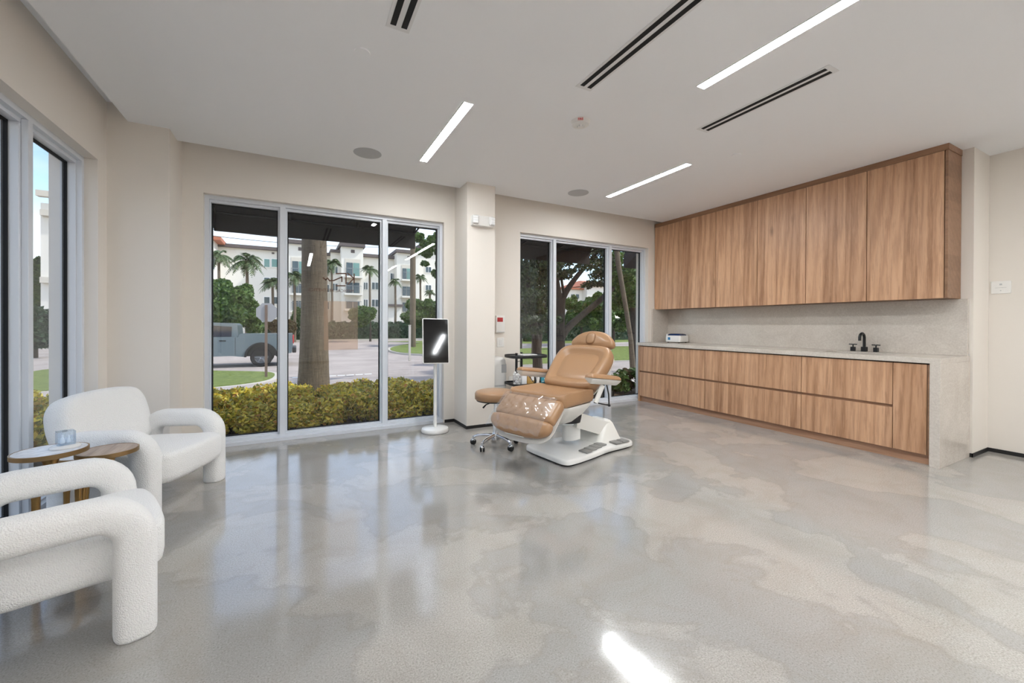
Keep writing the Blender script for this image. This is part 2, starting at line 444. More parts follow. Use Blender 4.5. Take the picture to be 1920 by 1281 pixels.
# ---- windows: frame, three panes with black gaskets
def window(name, a, b_, mull, X=None):
    """opening from a to b_ along the wall; back wall when X is None, left wall otherwise"""
    root = empty(name, (0, 0, 0)); root['kind'] = 'structure'
    if X is None: Mx = Matrix.Identity(4); d0 = WB + .06
    else:  # along y, depth to -x
        Mx = Matrix(((0, -1, 0, 0), (1, 0, 0, 0), (0, 0, 1, 0), (0, 0, 0, 1))); d0 = -WL + .075
    fr = MB(); gk = MB()
    dp = .03; gl = d0 + .085
    e = .045
    def bar(x0, x1, z0, z1, ex, ez):    # front lip and deeper, wider stop behind it
        fr.box(x0, d0, z0, x1, d0 + dp, z1, .002, M=Mx, seg=1)
        fr.box(x0 - ex, d0 + dp, z0 - ez, x1 + ex, d0 + .11, z1 + ez, .002, M=Mx, seg=1)
    z0, z1 = .0, WT
    for (x0, x1, x2, x3) in ((a, a + .035, a, a + .045), (b_ - .035, b_, b_ - .045, b_)):
        fr.box(x0, d0, z0, x1, d0 + dp, z1, M=Mx); fr.box(x2, d0 + dp, z0, x3, d0 + .11, z1, M=Mx)
    fr.box(a + .035, d0, z1 - .035, b_ - .035, d0 + dp, z1, M=Mx); fr.box(a + .045, d0 + dp, z1 - .06, b_ - .045, d0 + .11, z1, M=Mx)
    fr.box(a + .035, d0, .032, b_ - .035, d0 + dp, .06, M=Mx); fr.box(a + .045, d0 + dp, 0, b_ - .045, d0 + .11, .072, M=Mx)
    fr.box(a + .035, d0 - .045, 0, b_ - .035, d0 + dp - .001, .032, M=Mx); fr.box(a, d0 - .045, 0, a + .035, d0 - .0005, .032, M=Mx); fr.box(b_ - .035, d0 - .045, 0, b_, d0 - .0005, .032, M=Mx)
    for mx in mull:
        fr.box(mx - .025, d0 - .001, .032, mx + .025, d0 + dp, z1 - .034, .002, M=Mx, seg=1)
        fr.box(mx - .043, d0 + dp, .072, mx + .043, d0 + .109, z1 - .06, .002, M=Mx, seg=1)
    fr.build('frame', MT['white_metal'], root)
    ed = [a + .045] + [q for mx in mull for q in (mx - .043, mx + .043)] + [b_ - .045]
    for k in range(0, len(ed), 2):
        x0, x1 = ed[k], ed[k + 1]; t = .009
        for (p, q, r, s) in ((x0, x0 + t, .07, z1 - .058), (x1 - t, x1, .07, z1 - .058), (x0, x1, .07, .07 + t), (x0, x1, z1 - .06 - t, z1 - .058)):
            gk.box(p, gl - .012, r, q, gl + .012, s, M=Mx)
        MB().box(x0, gl - .004, .07, x1, gl + .004, z1 - .058, M=Mx).build('pane', MT['glass'], root, smooth=0)
    gk.build('gasket', MT['gasket'], root, smooth=0)
    return root
window('window_1', W1[0], W1[1], (-.125, .885))
window('window_2', W2[0], W2[1], (3.195, 4.205))
window('window_3', L1[0], L1[1], (2.48, 3.455), X=1)
window('window_4', L2[0], L2[1], (-1.26, -.2), X=1)

# ------------------------------------------------------------------ ceiling fixtures
def strip(x, y0, y1, label, w=.068):
    r = empty('linear_light', (x, (y0 + y1) / 2, CZ))
    tag(r, label, 'ceiling light', 'recessed linear ceiling lights')
    L = (y1 - y0) / 2
    MB().box(-w / 2, -L, -.004, w / 2, L, .03).build('diffuser', MT['led'], r, smooth=0)
    b = MB(); t = .006
    b.box(-w / 2 - t, -L - t, -.005, -w / 2, L + t, .01); b.box(w / 2, -L - t, -.005, w / 2 + t, L + t, .01)
    b.box(-w / 2, -L - t, -.005, w / 2, -L, .01); b.box(-w / 2, L, -.005, w / 2, L + t, .01)
    b.build('trim_frame', MT['vent'], r, smooth=0)
strip(1.102, 2.765, 3.957, 'short linear ceiling light above the screen stand, left of the fire detector')
strip(3.448, 2.772, 3.96, 'linear ceiling light nearest the wooden wall cabinets and the back window')
strip(2.408, -.50, 1.847, 'long linear ceiling light running out of the top of the picture')
strip(4.75, -2.6, -.3, 'linear ceiling light by the right wall behind the camera')  # this and the next two strips are added out of view to brighten the room
strip(.30, -2.9, -.6, 'linear ceiling light behind the camera near the left windows')
strip(2.408, -3.6, -1.6, 'linear ceiling light at the far end of the room behind the camera')

def diffuser(x, y0, y1, label, s0=-.029, s1=.029):
    r = empty('slot_diffuser', (x, (y0 + y1) / 2, CZ)); tag(r, label, 'air vent', 'slot air diffusers in the ceiling')
    L = (y1 - y0) / 2
    b = MB(); w = .062
    b.box(-w, -L - .03, -.003, w, L + .03, .004)
    b.build('frame', MT['vent'], r, smooth=0)
    for s in (s0, s1):
        MB().box(s - .015, -L, -.005, s + .015, L, -.002).build('slot', MT['slot'], r, smooth=0)  # flat black strip, the darkness of the recess put into its colour
diffuser(.485, .25, 2.235, 'slot air vent at the top edge, left of the others')
diffuser(1.72, -.4, 2.205, 'long slot air vent between the fire detector and the top edge')
diffuser(2.955, 1.345, 2.225, 'short slot air vent in front of the wooden wall cabinets')

def disc(name, x, y, r, h, m, label, cat, group=None):
    o = MB().lathe([(r, 0), (r, -h * .5), (r * .96, -h), (0.001, -h)], 40).build(name, m)
    o.location = (x, y, CZ); tag(o, label, cat, group)
    return o
disc('ceiling_speaker', .59, 4.03, .125, .004, MT['speaker'], 'round grey ceiling speaker near the left window', 'speaker', 'round ceiling speakers')
disc('ceiling_speaker', 3.03, 4.02, .125, .004, MT['speaker'], 'round grey ceiling speaker in front of the right window', 'speaker', 'round ceiling speakers')
disc('sprinkler_cover', .342, 2.55, .045, .006, MT['ceil'], 'round white cover plate near the upper slot vent', 'sprinkler cover', 'concealed sprinkler covers')
disc('sprinkler_cover', 3.665, 2.42, .042, .006, MT['ceil'], 'round white cover plate near the wooden wall cabinets', 'sprinkler cover', 'concealed sprinkler covers')
r = empty('smoke_detector', (1.98, 2.60, CZ)); tag(r, 'round white smoke detector marked FIRE in red', 'smoke detector')
MB().lathe([(.075, 0), (.075, -.007), (.065, -.031), (.045, -.036), (.0, -.036)], 48).build('base_ring', MT['white_plastic'], r)
MB().lathe([(.032, -.034), (.032, -.038), (.024, -.036), (.024, -.05), (.0, -.052)], 32).build('sensor', MT['white_plastic'], r)
b = MB()
for k in range(6):
    a = k * PI / 3; b.box(-.002, .022, -.05, .002, .026, -.034, M=Matrix.Rotation(a, 4, 'Z'))
b.build('cage', MT['speaker'], r, smooth=0)
vd = Vector((1.98, 2.60, 0)).normalized()
ang = math.atan2(vd.x, vd.y)
Mt = Matrix.Rotation(-ang, 4, 'Z') @ Matrix.Translation((0, -.0722, -.0185)) @ Matrix.Rotation(R(112.5), 4, 'X')
text_obj('fire_print', 'FIRE', .023, Mt, MT['redtxt'], r, bold=.0006)

# ------------------------------------------------------------------ cabinets on the right wall
XF = 4.689; XU = 5.055; CT = .91; XC = XF; XK = WR2 - .002
def drawer_unit(y0, y1, label):
    r = empty('base_cabinet', (XF + .02, (y0 + y1) / 2, 0)); tag(r, label, 'cabinet', 'wooden base cabinets with drawers')
    ox, oy = XF + .02, (y0 + y1) / 2
    h = (y1 - y0) / 2
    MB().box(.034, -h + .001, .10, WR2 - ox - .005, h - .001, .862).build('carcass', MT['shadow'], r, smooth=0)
    g = .003
    MB().box(0, -h + g, .478, .019, h - g, .853, .001, seg=1).build('drawer', MT['wood'], r)
    MB().box(0, -h + g, .088, .019, h - g, .452, .001, seg=1).build('drawer', MT['wood'], r)
    MB().box(.0195, -h + .001, .43, .033, h - .001, .50).build('finger_channel', MT['woodt'], r, smooth=0)
    return r
drawer_unit(3.527, 4.672, 'wooden drawer cabinet beside the back window, left end of the counter run')
drawer_unit(2.378, 3.527, 'wooden drawer cabinet in the middle of the run, left of the sink')
drawer_unit(1.63, 2.378, 'wooden drawer cabinet below the black tap, beside the narrow door')
r = empty('base_cabinet', (XF + .02, 1.51, 0)); tag(r, 'narrow wooden base cabinet with one full-height door at the stone end panel', 'cabinet', 'wooden base cabinets')
ox = XF + .02
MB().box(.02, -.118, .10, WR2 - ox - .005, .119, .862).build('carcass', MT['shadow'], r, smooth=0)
MB().box(0, -.102, .088, .019, .1185, .853, .001, seg=1).build('door', MT['wood'], r)
MB().box(0.004, -.118, .088, .019, -.106, .853).build('filler_strip', MT['woodt'], r, smooth=0)
# left finishing panel and toe kick
tag(MB().box(XF + .022, 4.675, .0, WR2, 4.70, .865).build('end_panel', MT['wood'], smooth=0), 'thin wooden end panel between the base cabinets and the back wall', 'panel')
tag(MB().box(XF + .06, 1.393, 0, XF + .08, 4.674, .099).build('toe_kick', MT['woodh'], smooth=0), 'recessed wooden plinth board running under all the base cabinets', 'plinth')

# worktop with waterfall end
r = empty('stone_worktop', (XC, 1.32, 0)); tag(r, 'grey stone worktop with a waterfall end panel on the wooden base cabinets', 'worktop')
b = MB(); x0, x1 = 0, XK - XC; yy0, yy1 = 0, 4.708 - 1.32
sx0, sx1, sy0, sy1 = .16, .50, .40, .98
b.box(x0, yy0, .865, x1, sy0, CT, .0015, seg=1); b.box(x0, sy1, .865, x1, yy1, CT, .0015, seg=1)
b.box(x0, sy0, .865, sx0, sy1, CT); b.box(sx1, sy0, .865, x1, sy1, CT)
b.build('slab', MT['stone'], r)
MB().box(x0, 0, 0, x1, .066, .8649, .0015, seg=1).build('waterfall_end', MT['stone'], r)
MB().box(x0 + .001, .03, .866, x0 + .02, .034, .867).build('mitre_line', MT['stone'], r, smooth=0)
r = empty('sink_basin', (XC + (sx0 + sx1) / 2, 1.32 + (sy0 + sy1) / 2, 0)); tag(r, 'stone undermount sink sunk into the worktop below the black tap', 'sink')
a_, c_ = (sx1 - sx0) / 2, (sy1 - sy0) / 2
b = MB(); t = .012
b.box(-a_ - t, -c_ - t, .70, a_ + t, c_ + t, .71); b.box(-a_ - t, -c_ - t, .71, -a_, c_ + t, .8645); b.box(a_, -c_ - t, .71, a_ + t, c_ + t, .8645)
b.box(-a_, -c_ - t, .71, a_, -c_, .8645); b.box(-a_, c_, .71, a_, c_ + t, .8645)
b.build('bowl', MT['stone'], r, smooth=0)
MB().lathe([(.035, .7101), (.035, .713), (.02, .712), (0, .7115)], 24).build('drain', MT['black'], r)
# backsplash (with a return on the back wall)
b = MB(); b.box(XK - .03, 1.33, CT + .0005, XK, WB - .03, 1.428, .001, seg=1)
b.box(5.0, WB - .03, CT + .0005, XK, WB - .0005, 1.438, .001, seg=1)
tag(b.build('stone_backsplash', MT['stone']), 'grey stone splashback between the worktop and the wooden wall cabinets', 'backsplash')

# wall cabinets
ys = [1.405, 1.96, 2.513, 3.059, 3.628, 4.186, 4.70]
names = ['right end of the run, with a side panel by the bare wall', 'second from the right end of the run', 'third from the right end, up and left of the black tap',
         'third from the back wall', 'second from the back wall', 'left end of the run, touching the back wall']
for k in range(6):
    y0, y1 = ys[k], ys[k + 1]
    r = empty('wall_cabinet', (XU, (y0 + y1) / 2, 1.43))
    tag(r, 'wooden wall cabinet, ' + names[k], 'wall cabinet', 'wooden wall cabinets')
    h = (y1 - y0) / 2; g = .0028
    MB().box(.02, -h + .0005, 0, XK - XU, h - .0005, 1.30).build('carcass', MT['woodt'], r, smooth=0)
    MB().box(0, -h + g, -.002, .019, h - g, 1.30, .001, seg=1).build('door', MT['wood'], r)
    if k == 0: MB().box(0, -h - .022, -.002, XK - XU, -h - .003, 1.30, .001, seg=1).build('side_panel', MT['woodt'], r)
b = MB(); b.box(XU - .004, 1.378, 2.732, XK, 4.70, CZ, .001, seg=1)
tag(b.build('cabinet_cornice', MT['woodt']), 'wooden cornice board between the wall cabinets and the ceiling', 'cornice')

# tap
def tap():
    r = empty('basin_tap', (5.265, 2.056, CT + .0005)); tag(r, 'matt black gooseneck tap with two cross handles behind the sink', 'tap')
    MB().box(-.022, -.022, 0, .022, .022, .05, .002, seg=1).build('spout_base', MT['black'], r)
    pts = [(0, 0, .05), (0, 0, .14)] + [(-.05 + .05 * math.cos(t), 0, .14 + .05 * math.sin(t)) for t in [PI * k / 10 for k in range(1, 11)]] + [(-.10, 0, .115)]
    MB().tube(pts, .013, 16).build('spout', MT['black'], r)
    for s in (-1, 1):
        h = MB(); h.box(-.018, s * .098 - .018, 0, .018, s * .098 + .018, .045, .002, seg=1)
        h.cyl((0, s * .098, .045), (0, s * .098, .07), .006)
        h.cyl((-.0, s * .098 - .035, .072), (0, s * .098 + .035, .072), .0055); h.cyl((-.03, s * .098, .072), (.03, s * .098, .072), .0055)
        h.build('handle', MT['black'], r)
tap()

# small white appliance on the worktop
r = empty('steriliser_box', (5.185, 4.37, CT + .0005), R(8)); tag(r, 'white countertop appliance with a dark blue lid and small blue panel', 'appliance')
out = rrect(.25, .25, .03, 5)
b = MB(); b.pad(out, [(.008, .012), (0, .02), (0, .085), (.004, .105), (.012, .112), (('s', .5), .112)], ); b.build('body', MT['white_plastic'], r)
MB().pad(rrect(.215, .215, .04, 5), [(0, .108), (0, .12), (.012, .134), (('s', .7), .140), (('s', .3), .142)]).build('lid', MT['blue'], r)
for sx, sy in ((1, 1), (1, -1), (-1, 1), (-1, -1)): MB().cyl((sx * .09, sy * .09, 0), (sx * .09, sy * .09, .016), .014).build('foot', MT['rubber'], r)
MB().box(-.1265, .035, .045, -.124, .075, .085).build('control_panel', MT['lcd'], r, smooth=0)
MB().lathe([(.0, -.01), (.02, -.008), (.02, .008), (0, .01)], 24, M=Matrix.Translation((-.075, .118, .115)) @ Matrix.Rotation(R(90), 4, 'X')).build('hinge_knob', MT['white_plastic'], r)

# wall plate on the right wall
p = on(1877, 539, x=WR)
r = empty('wall_plate', (WR, p.y, p.z)); tag(r, 'white double switch plate on the bare right wall', 'wall plate')
MB().box(-.008, -.062, -.058, 0, .062, .058, .003, seg=1).build('plate', MT['white_plastic'], r)
MB().box(-.011, -.008, .02, -.008, .008, .035, .001, seg=1).build('button', MT['speaker'], r)
MB().lathe([(.0, 0), (.004, 0), (.004, .002), (0, .002)], 12, M=Matrix.Translation((-.008, 0, -.03)) @ Matrix.Rotation(R(-90), 4, 'Y')).build('screw', MT['speaker'], r)
b = MB(); b.box(-.0085, -.035, -.004, -.0078, .035, -.003); b.build('print_line', MT['blacktxt'], r, smooth=0)
p2 = on(1921, 541, x=WR)

# emergency light on the pier
p = on(903, 416.5, y=4.30)
r = empty('emergency_light', (p.x, 4.30, p.z)); tag(r, 'white emergency light unit with two lamp heads high on the pier', 'emergency light')
MB().pad(rrect(.27, .12, .012, 4), [(0, 0), (0, .045), (.006, .055), (('s', .5), .055)], M=Matrix.Rotation(R(90), 4, 'X')).build('housing', MT['white_plastic'], r)
for s in (-1, 1):
    Mh = Matrix.Translation((s * .10, -.056, .005)) @ Matrix.Rotation(R(90), 4, 'X') @ Matrix.Rotation(R(s * 14), 4, 'Y')
    h = MB().pad(rrect(.075, .10, .014, 4), [(0, 0), (.002, .018), (.01, .026), (('s', .5), .026)], M=Mh).build('lamp_head', MT['white_gloss'], r)
    g = MB()
    for a in range(3):
        g.box(-.028, -.040 + a * .028, .0265, .028, -.018 + a * .028, .030, .002, M=Mh, seg=1)
    g.build('lens', MT['paper'], h, smooth=0)

# fire alarm station on the back wall beside the pier
p = on(936, 608, y=WB)
r = empty('alarm_station', (p.x, WB, p.z)); tag(r, 'white wall alarm unit with a small red block on the wall behind the pier', 'alarm')
MB().box(-.06, -.045, -.11, .06, 0, .11, .006).build('body', MT['white_plastic'], r)
MB().box(-.05, -.049, .03, .03, -.045, .085, .002, seg=1).build('strobe', MT['red'], r)
b = MB(); b.box(-.05, -.0475, -.10, .05, -.045, -.095); b.build('grille_line', MT['speaker'], r, smooth=0)
p = on(938, 642, y=WB)
r = empty('wall_switch', (p.x, WB, p.z)); tag(r, 'plain white switch plate under the wall alarm unit', 'switch')
MB().box(-.05, -.008, -.06, .05, 0, .06, .003, seg=1).build('plate', MT['white_plastic'], r)
MB().box(-.02, -.012, -.035, .02, -.008, .035, .002, seg=1).build('rocker', MT['white_gloss'], r)
# water dispenser-like white tower half hidden behind the pier
p = on(931, 740, y=4.45)
r = empty('air_purifier', (2.165, 4.53, 0), 0); tag(r, 'white tower appliance half hidden behind the pier', 'appliance')
MB().pad(rrect(.20, .26, .05, 6), [(.01, 0), (0, .02), (0, .70), (.01, .76), (.03, .78), (('s', .5), .785)]).build('body', MT['white_plastic'], r)
MB().box(.02, -.133, .60, .085, -.128, .70, .002, seg=1).build('control_panel', MT['speaker'], r)
b = MB()
for k in range(8): b.box(-.08, -.132, .12 + k * .045, .08, -.128, .14 + k * .045)
b.build('louvre', MT['speaker'], r, smooth=0)
p = on(958, 727, y=WB)
r = empty('power_outlet', (p.x, WB, .45)); tag(r, 'white wall outlet low on the back wall behind the rolling cart', 'outlet')
MB().box(-.035, -.008, -.058, .035, 0, .058, .003, seg=1).build('plate', MT['white_plastic'], r)
MB().box(-.02, -.05, -.045, .02, -.008, -.005, .004, seg=1).build('plug', MT['white_plastic'], r)

# ------------------------------------------------------------------ screen on a round-footed stand
r = empty('screen_stand', (1.352, 4.365, 0), 0); tag(r, 'portrait touch screen on a white pole stand with a round base', 'screen')
MB().lathe([(.148, .004), (.15, .012), (.15, .028), (.142, .042), (.11, .05), (.02, .056), (0, .056)], 64).build('base', MT['white_gloss'], r)
MB().lathe([(.146, 0), (.146, .006), (0, .006)], 48).build('base_gasket', MT['rubber'], r)
MB().cyl((0, 0, .05), (0, 0, .98), .0185, .0185, 24).build('pole', MT['white_gloss'], r)
az = math.atan2(1.352, 4.365)
Ms = Matrix.Translation((-.012, -.055, 1.0)) @ Matrix.Rotation(R(-4.9), 4, 'Z') @ Matrix.Rotation(R(1.0), 4, 'Y') @ Matrix.Rotation(R(90 - 9), 4, 'X')
MB().pad(rrect(.285, .492, .012, 5), [(.004, -.018), (0, -.012), (0, .008), (.003, .0105), (('s', .5), .0105)], M=Ms).build('screen_casing', MT['white_plastic'], r)
MB().pad(rrect(.268, .475, .006, 4), [(0, .0102), (0, .0115), (('s', .5), .0115)], M=Ms).build('display', MT['screen'], r)
MB().cyl((-.01, -.03, 1.0), (0, 0, .96), .016).build('tilt_bracket', MT['white_gloss'], r)

# ------------------------------------------------------------------ boucle armchairs
def sweep_xz(mb, path, wy, th, yc, n=28, e=2.7):
    """path of (x,z) points swept with a soft rounded section, wy across (y), th in the plane"""
    P = [Vector((p[0], 0, p[1])) for p in path]; rings = []
    for i, p in enumerate(P):
        t = (P[min(i + 1, len(P) - 1)] - P[max(i - 1, 0)]).normalized()
        nn = Vector((-t.z, 0, t.x))
        k = 1.0
        if len(path[i]) > 2: k = path[i][2]
        ring = []
        for j in range(n):
            a = 2 * PI * j / n; c, s = math.cos(a), math.sin(a)
            q = (abs(c) ** e + abs(s) ** e) ** (-1 / e)
            ring.append(p + Vector((0, 1, 0)) * (yc + 0) + Vector((0, 1, 0)) * (c * q * wy / 2 * k) + nn * (s * q * th / 2 * k))
        rings.append(ring)
    mb.rings(rings)

def arc_path(x0, x1, z1, r, zb=0.0):
    """front leg up, over, rear leg down; k shrinks the section at the feet"""
    p = [(x1, zb, .93), (x1, zb + .008, .98), (x1, zb + .02, 1.0)]
    for k in range(1, 7): p.append((x1, zb + .02 + (z1 - r - zb - .02) * k / 6, 1))
    for k in range(1, 9):
        a = PI / 2 * k / 8; p.append((x1 - r + r * math.cos(a), z1 - r + r * math.sin(a), 1))
    for k in range(1, 7): p.append((x1 - r + (x0 + r - x1 + r) * k / 6, z1, 1))
    for k in range(1, 9):
        a = PI / 2 + PI / 2 * k / 8; p.append((x0 + r + r * math.cos(a), z1 - r + r * math.sin(a), 1))
    for k in range(1, 7): p.append((x0, z1 - r - (z1 - r - zb - .02) * k / 6, 1))
    p += [(x0, zb + .008, .98), (x0, zb, .93)]
    return p

def armchair(loc, rz, label):
    r = empty('armchair', loc, rz); tag(r, label, 'armchair')
    for s in (1, -1):
        b = MB(); sweep_xz(b, arc_path(-.235, .21, .480, .118), .130, .126, s * .325); b.build('arm', MT['boucle'], r, smooth=80)
    # seat: thick block between the arms, plan slightly wider at the front with round corners
    out = chaikin([(-.28, -.255), (.14, -.262), (.22, -.29), (.295, -.275), (.318, -.18), (.322, 0), (.318, .18), (.295, .275), (.22, .29), (.14, .262), (-.28, .255)], 3)
    b = MB().pad(out, [(.05, .190), (.02, .198), (.004, .217), (0, .245), (0, .345), (.004, .362), (.014, .374), (.035, .381), (('s', .6), .386), (('s', .4), .388)])
    b.build('seat', MT['boucle'], r, smooth=80)
    # backrest: leaning slab, narrower towards the rounded top
    out = chaikin([(-.275, 0), (.275, 0), (.305, .10), (.322, .23), (.298, .37), (.21, .418), (0, .43), (-.21, .418), (-.298, .37), (-.322, .23), (-.305, .10)], 3)
    M = Matrix.Translation((-.17, 0, .34)) @ Matrix.Rotation(R(-13), 4, 'Y') @ Matrix(((0, 0, 1, 0), (1, 0, 0, 0), (0, 1, 0, 0), (0, 0, 0, 1)))
    b = MB().pad(out, [(.05, -.155), (.02, -.145), (.004, -.12), (0, -.09), (0, -.05), (.006, -.02), (.022, -.004), (.05, .004), (('s', .6), .006), (('s', .4), .006)], M=M)
    b.build('backrest', MT['boucle'], r, smooth=80)
    return r
armchair((-.862, 3.548, 0), R(-22), 'white bouclé armchair by the corner pier, the whole chair in view')
armchair((-.851, 2.279, 0), R(20), 'white bouclé armchair cut by the left edge, nearest the camera')

# ------------------------------------------------------------------ nest of round side tables
def side_table(x, y, z, rad, top, label, rot=0, group=None):
    r = empty('side_table', (x, y, 0), R(rot)); tag(r, label, 'side table', group)
    MB().lathe([(rad - .012, z - .026), (rad, z - .022), (rad, z - .001), (rad - .002, z), (rad - .006, z), (rad - .006, z - .006), (0, z - .006)], 64).build('rim', MT['brass_dark'], r)
    MB().lathe([(rad - .0065, z - .005), (rad - .0065, z - .001), (0, z - .001)], 64).build('top', top, r)
    MB().lathe([(.045, z - .026), (.034, z - .04), (.026, z - .07), (.026, z - .10), (.032, z - .125), (.0, z - .125)], 32).build('neck', MT['brass'], r)
    for k in range(3):
        a = R(120 * k)
        pts = [(.0, 0, z - .10), (.02, 0, z - .105)] + bez((.03, 0, z - .11), (.095, 0, z - .12), (.095, 0, z - .22), 8) + [(.097, 0, .004)]
        M = Matrix.Rotation(a, 4, 'Z')
        pts = [M @ Vector(p) for p in pts]
        MB().tube(pts, [.016] * 3 + [.016] * 7 + [.014, .010][:len(pts) - 10], 14).build('leg', MT['brass'], r)
    return r
side_table(-1.09, 2.89, .545, .137, MT['marble'], 'round side table with white stone top and brass legs between the armchairs', 20, 'nest of round brass side tables')
side_table(-.91, 3.0, .492, .128, MT['woodr'], 'round side table with dark wooden top and brass legs between the armchairs', 75, 'nest of round brass side tables')
side_table(-1.06, 3.20, .435, .128, MT['marble'], 'lowest round brass side table half hidden below the other two tops', 45, 'nest of round brass side tables')

# crystal block on its light base
r = empty('crystal_cube', (-1.045, 2.915, .5455), R(28)); tag(r, 'etched crystal block on a round white base on the white side table', 'ornament')
MB().lathe([(.058, 0), (.058, .006), (.05, .012), (.036, .015), (0, .015)], 40).build('light_base', MT['white_gloss'], r)
MB().box(-.032, -.032, .0155, .032, .032, .083, .0015, seg=1).build('crystal_block', MT['crystal'], r, smooth=0)
b = MB()
for (x, h, w) in ((-.012, .045, .010), (.010, .038, .009)):
    b.lathe([(.001, .019), (w, .022), (w * 1.1, .03), (w * .6, .019 + h * .68), (w * .45, .019 + h * .74), (w * .62, .019 + h * .85), (w * .4, .019 + h), (0, .02 + h)], 16, c=(x, 0))
b.build('etched_figures', MT['etch'], r)

# ------------------------------------------------------------------ treatment chair
TH = .334
r = empty('treatment_chair', (1.726, 2.889, 0), TH)
tag(r, 'tan vinyl treatment chair on a white electric base in front of the right window', 'treatment chair')
def lm(u, z, ang, v=0.0):
    """frame lying on the chair: plane x = across, plane y = up the slope going back, normal = up; ang above horizontal"""
    a = R(ang)
    return Matrix.Translation((u, -v, z)) @ Matrix(((0, math.cos(a), -math.sin(a), 0), (-1, 0, 0, 0), (0, math.sin(a), math.cos(a), 0), (0, 0, 0, 1)))
def prof(t, rr=.03, dome=.008):
    return [(rr, -t), (rr * .3, -t + rr * .25), (0, -t + rr), (0, -rr), (rr * .1, -rr * .6), (rr * .35, -rr * .25), (rr, 0), (('s', .8), dome * .6), (('s', .7), dome), (('s', .5), dome)]
# leg cushion
o1 = rrect(.60, .215, .035, 6, 0, .1075)
MB().pad(o1, prof(.085, .026, .005), M=lm(-.165, .456, 41)).build('leg_cushion', MT['tan'], r, smooth=75)
of = chaikin([(-.302, .138), (-.312, .09), (-.29, .035), (-.20, -.005), (0, -.018), (.20, -.005), (.29, .035), (.312, .09), (.302, .138), (.0, .14)], 3)
MB().pad(of, prof(.08, .028, .006), M=lm(-.245, .352, 53)).build('foot_cushion', MT['tan'], r, smooth=75)
# white tray under leg part
ot = chaikin([(-.29, .38), (-.305, .12), (-.28, .03), (-.19, -.015), (0, -.03), (.19, -.015), (.28, .03), (.305, .12), (.29, .38), (0, .38)], 2)
MB().pad(ot, [(.06, -.022), (.01, -.014), (0, -.004), (.0, .0), (('s', .5), .0)], M=lm(-.185, .283, 47.5)).build('leg_tray', MT['offwhite'], r, smooth=60)
MB().box(-.10, -.0005, .0, .10, .014, .002, M=lm(-.245, .352, 53) @ Matrix.Translation((0, -.0205, -.040)) @ Matrix.Rotation(R(80), 4, 'X')).build('maker_plate', MT['white_gloss'], r)
# clear plastic protector over the leg part
g = []
nu, nv = 26, 40
for i in range(nu + 1):
    row = []
    for j in range(nv + 1):
        a = i / nu; v = -.30 + .60 * j / nv * .93
        s = a * .36
        if s < .215: p = lm(-.165, .456, 41) @ Vector((v, .205 - s, .014))
        else:
            p = lm(-.245, .352, 53) @ Vector((v, .130 - (s - .215) * .9, .012))
        ed = abs(v + .02) / .3
        wob = .006 * math.sin(v * 60 + 3 * math.sin(s * 30)) * math.sin(s * 40) + .003 * rng.random()
        p = p + Vector((0, 0, wob + .006 * (1 - abs(math.sin(PI * (s / .215)))) - .012 * max(0, ed - .86) * 7))
        row.append(p)
    g.append(row)
vs = [p for row in g for p in row]
fs = [(i * (nv + 1) + j, i * (nv + 1) + j + 1, (i + 1) * (nv + 1) + j + 1, (i + 1) * (nv + 1) + j) for i in range(nu) for j in range(nv)]
o = pydata('plastic_cover', vs, fs, MT['film'], r, True); o['label'] = 'clear plastic cover'
# seat
os_ = rrect(.60, .48, .06, 8, 0, .235)
sc_ = MB().pad(os_, [(.03, -.085), (.006, -.075), (0, -.05), (0, -.02), (.004, .008), (.012, .010), (.03, .012), (.06, .010), (.10, .006), (('s', .7), .0), (('s', .5), -.002)], M=lm(.01, .60, 1))
for v_ in sc_.bm.verts:
    if v_.co.z > .57: v_.co.z += .040 * (abs(v_.co.y) / .3) ** 3 * max(0, 1 - abs(v_.co.x - .20) / .40) - .004
sc_.build('seat_cushion', MT['tan'], r, smooth=75)
# seat shell below
osh = rrect(.56, .46, .09, 8, 0, .245)
MB().pad(osh, [(.17, -.175), (.13, -.168), (.05, -.09), (.012, -.035), (0, -.01), (0, 0), (('s', .5), 0)], M=lm(.02, .516, 0)).build('seat_shell', MT['offwhite'], r, smooth=60)
# backrest
AB = 42.5
ob = chaikin([(-.235, 0), (.235, 0), (.27, .06), (.285, .20), (.30, .34), (.292, .455), (.23, .525), (0, .53), (-.23, .525), (-.292, .455), (-.30, .34), (-.285, .20), (-.27, .06)], 3)
MBk = lm(.445, .615, AB)
MB().pad(ob, [(.05, -.09), (.012, -.085), (0, -.055), (0, -.02), (.004, .012), (.014, .028), (.035, .036), (.055, .033), (.075, .022), (.092, .010), (.105, .006), (.107, .0045), (.11, .006), (('s', .7), .008), (('s', .5), .009)], M=MBk).build('backrest', MT['tan'], r, smooth=75)
obs = [(x * .97, y * .99 + .0) for x, y in ob]
MB().pad(obs, [(.10, -.15), (.04, -.135), (.01, -.11), (0, -.092), (0, -.088), (('s', .5), -.088)], M=MBk).build('back_shell', MT['offwhite'], r, smooth=60)
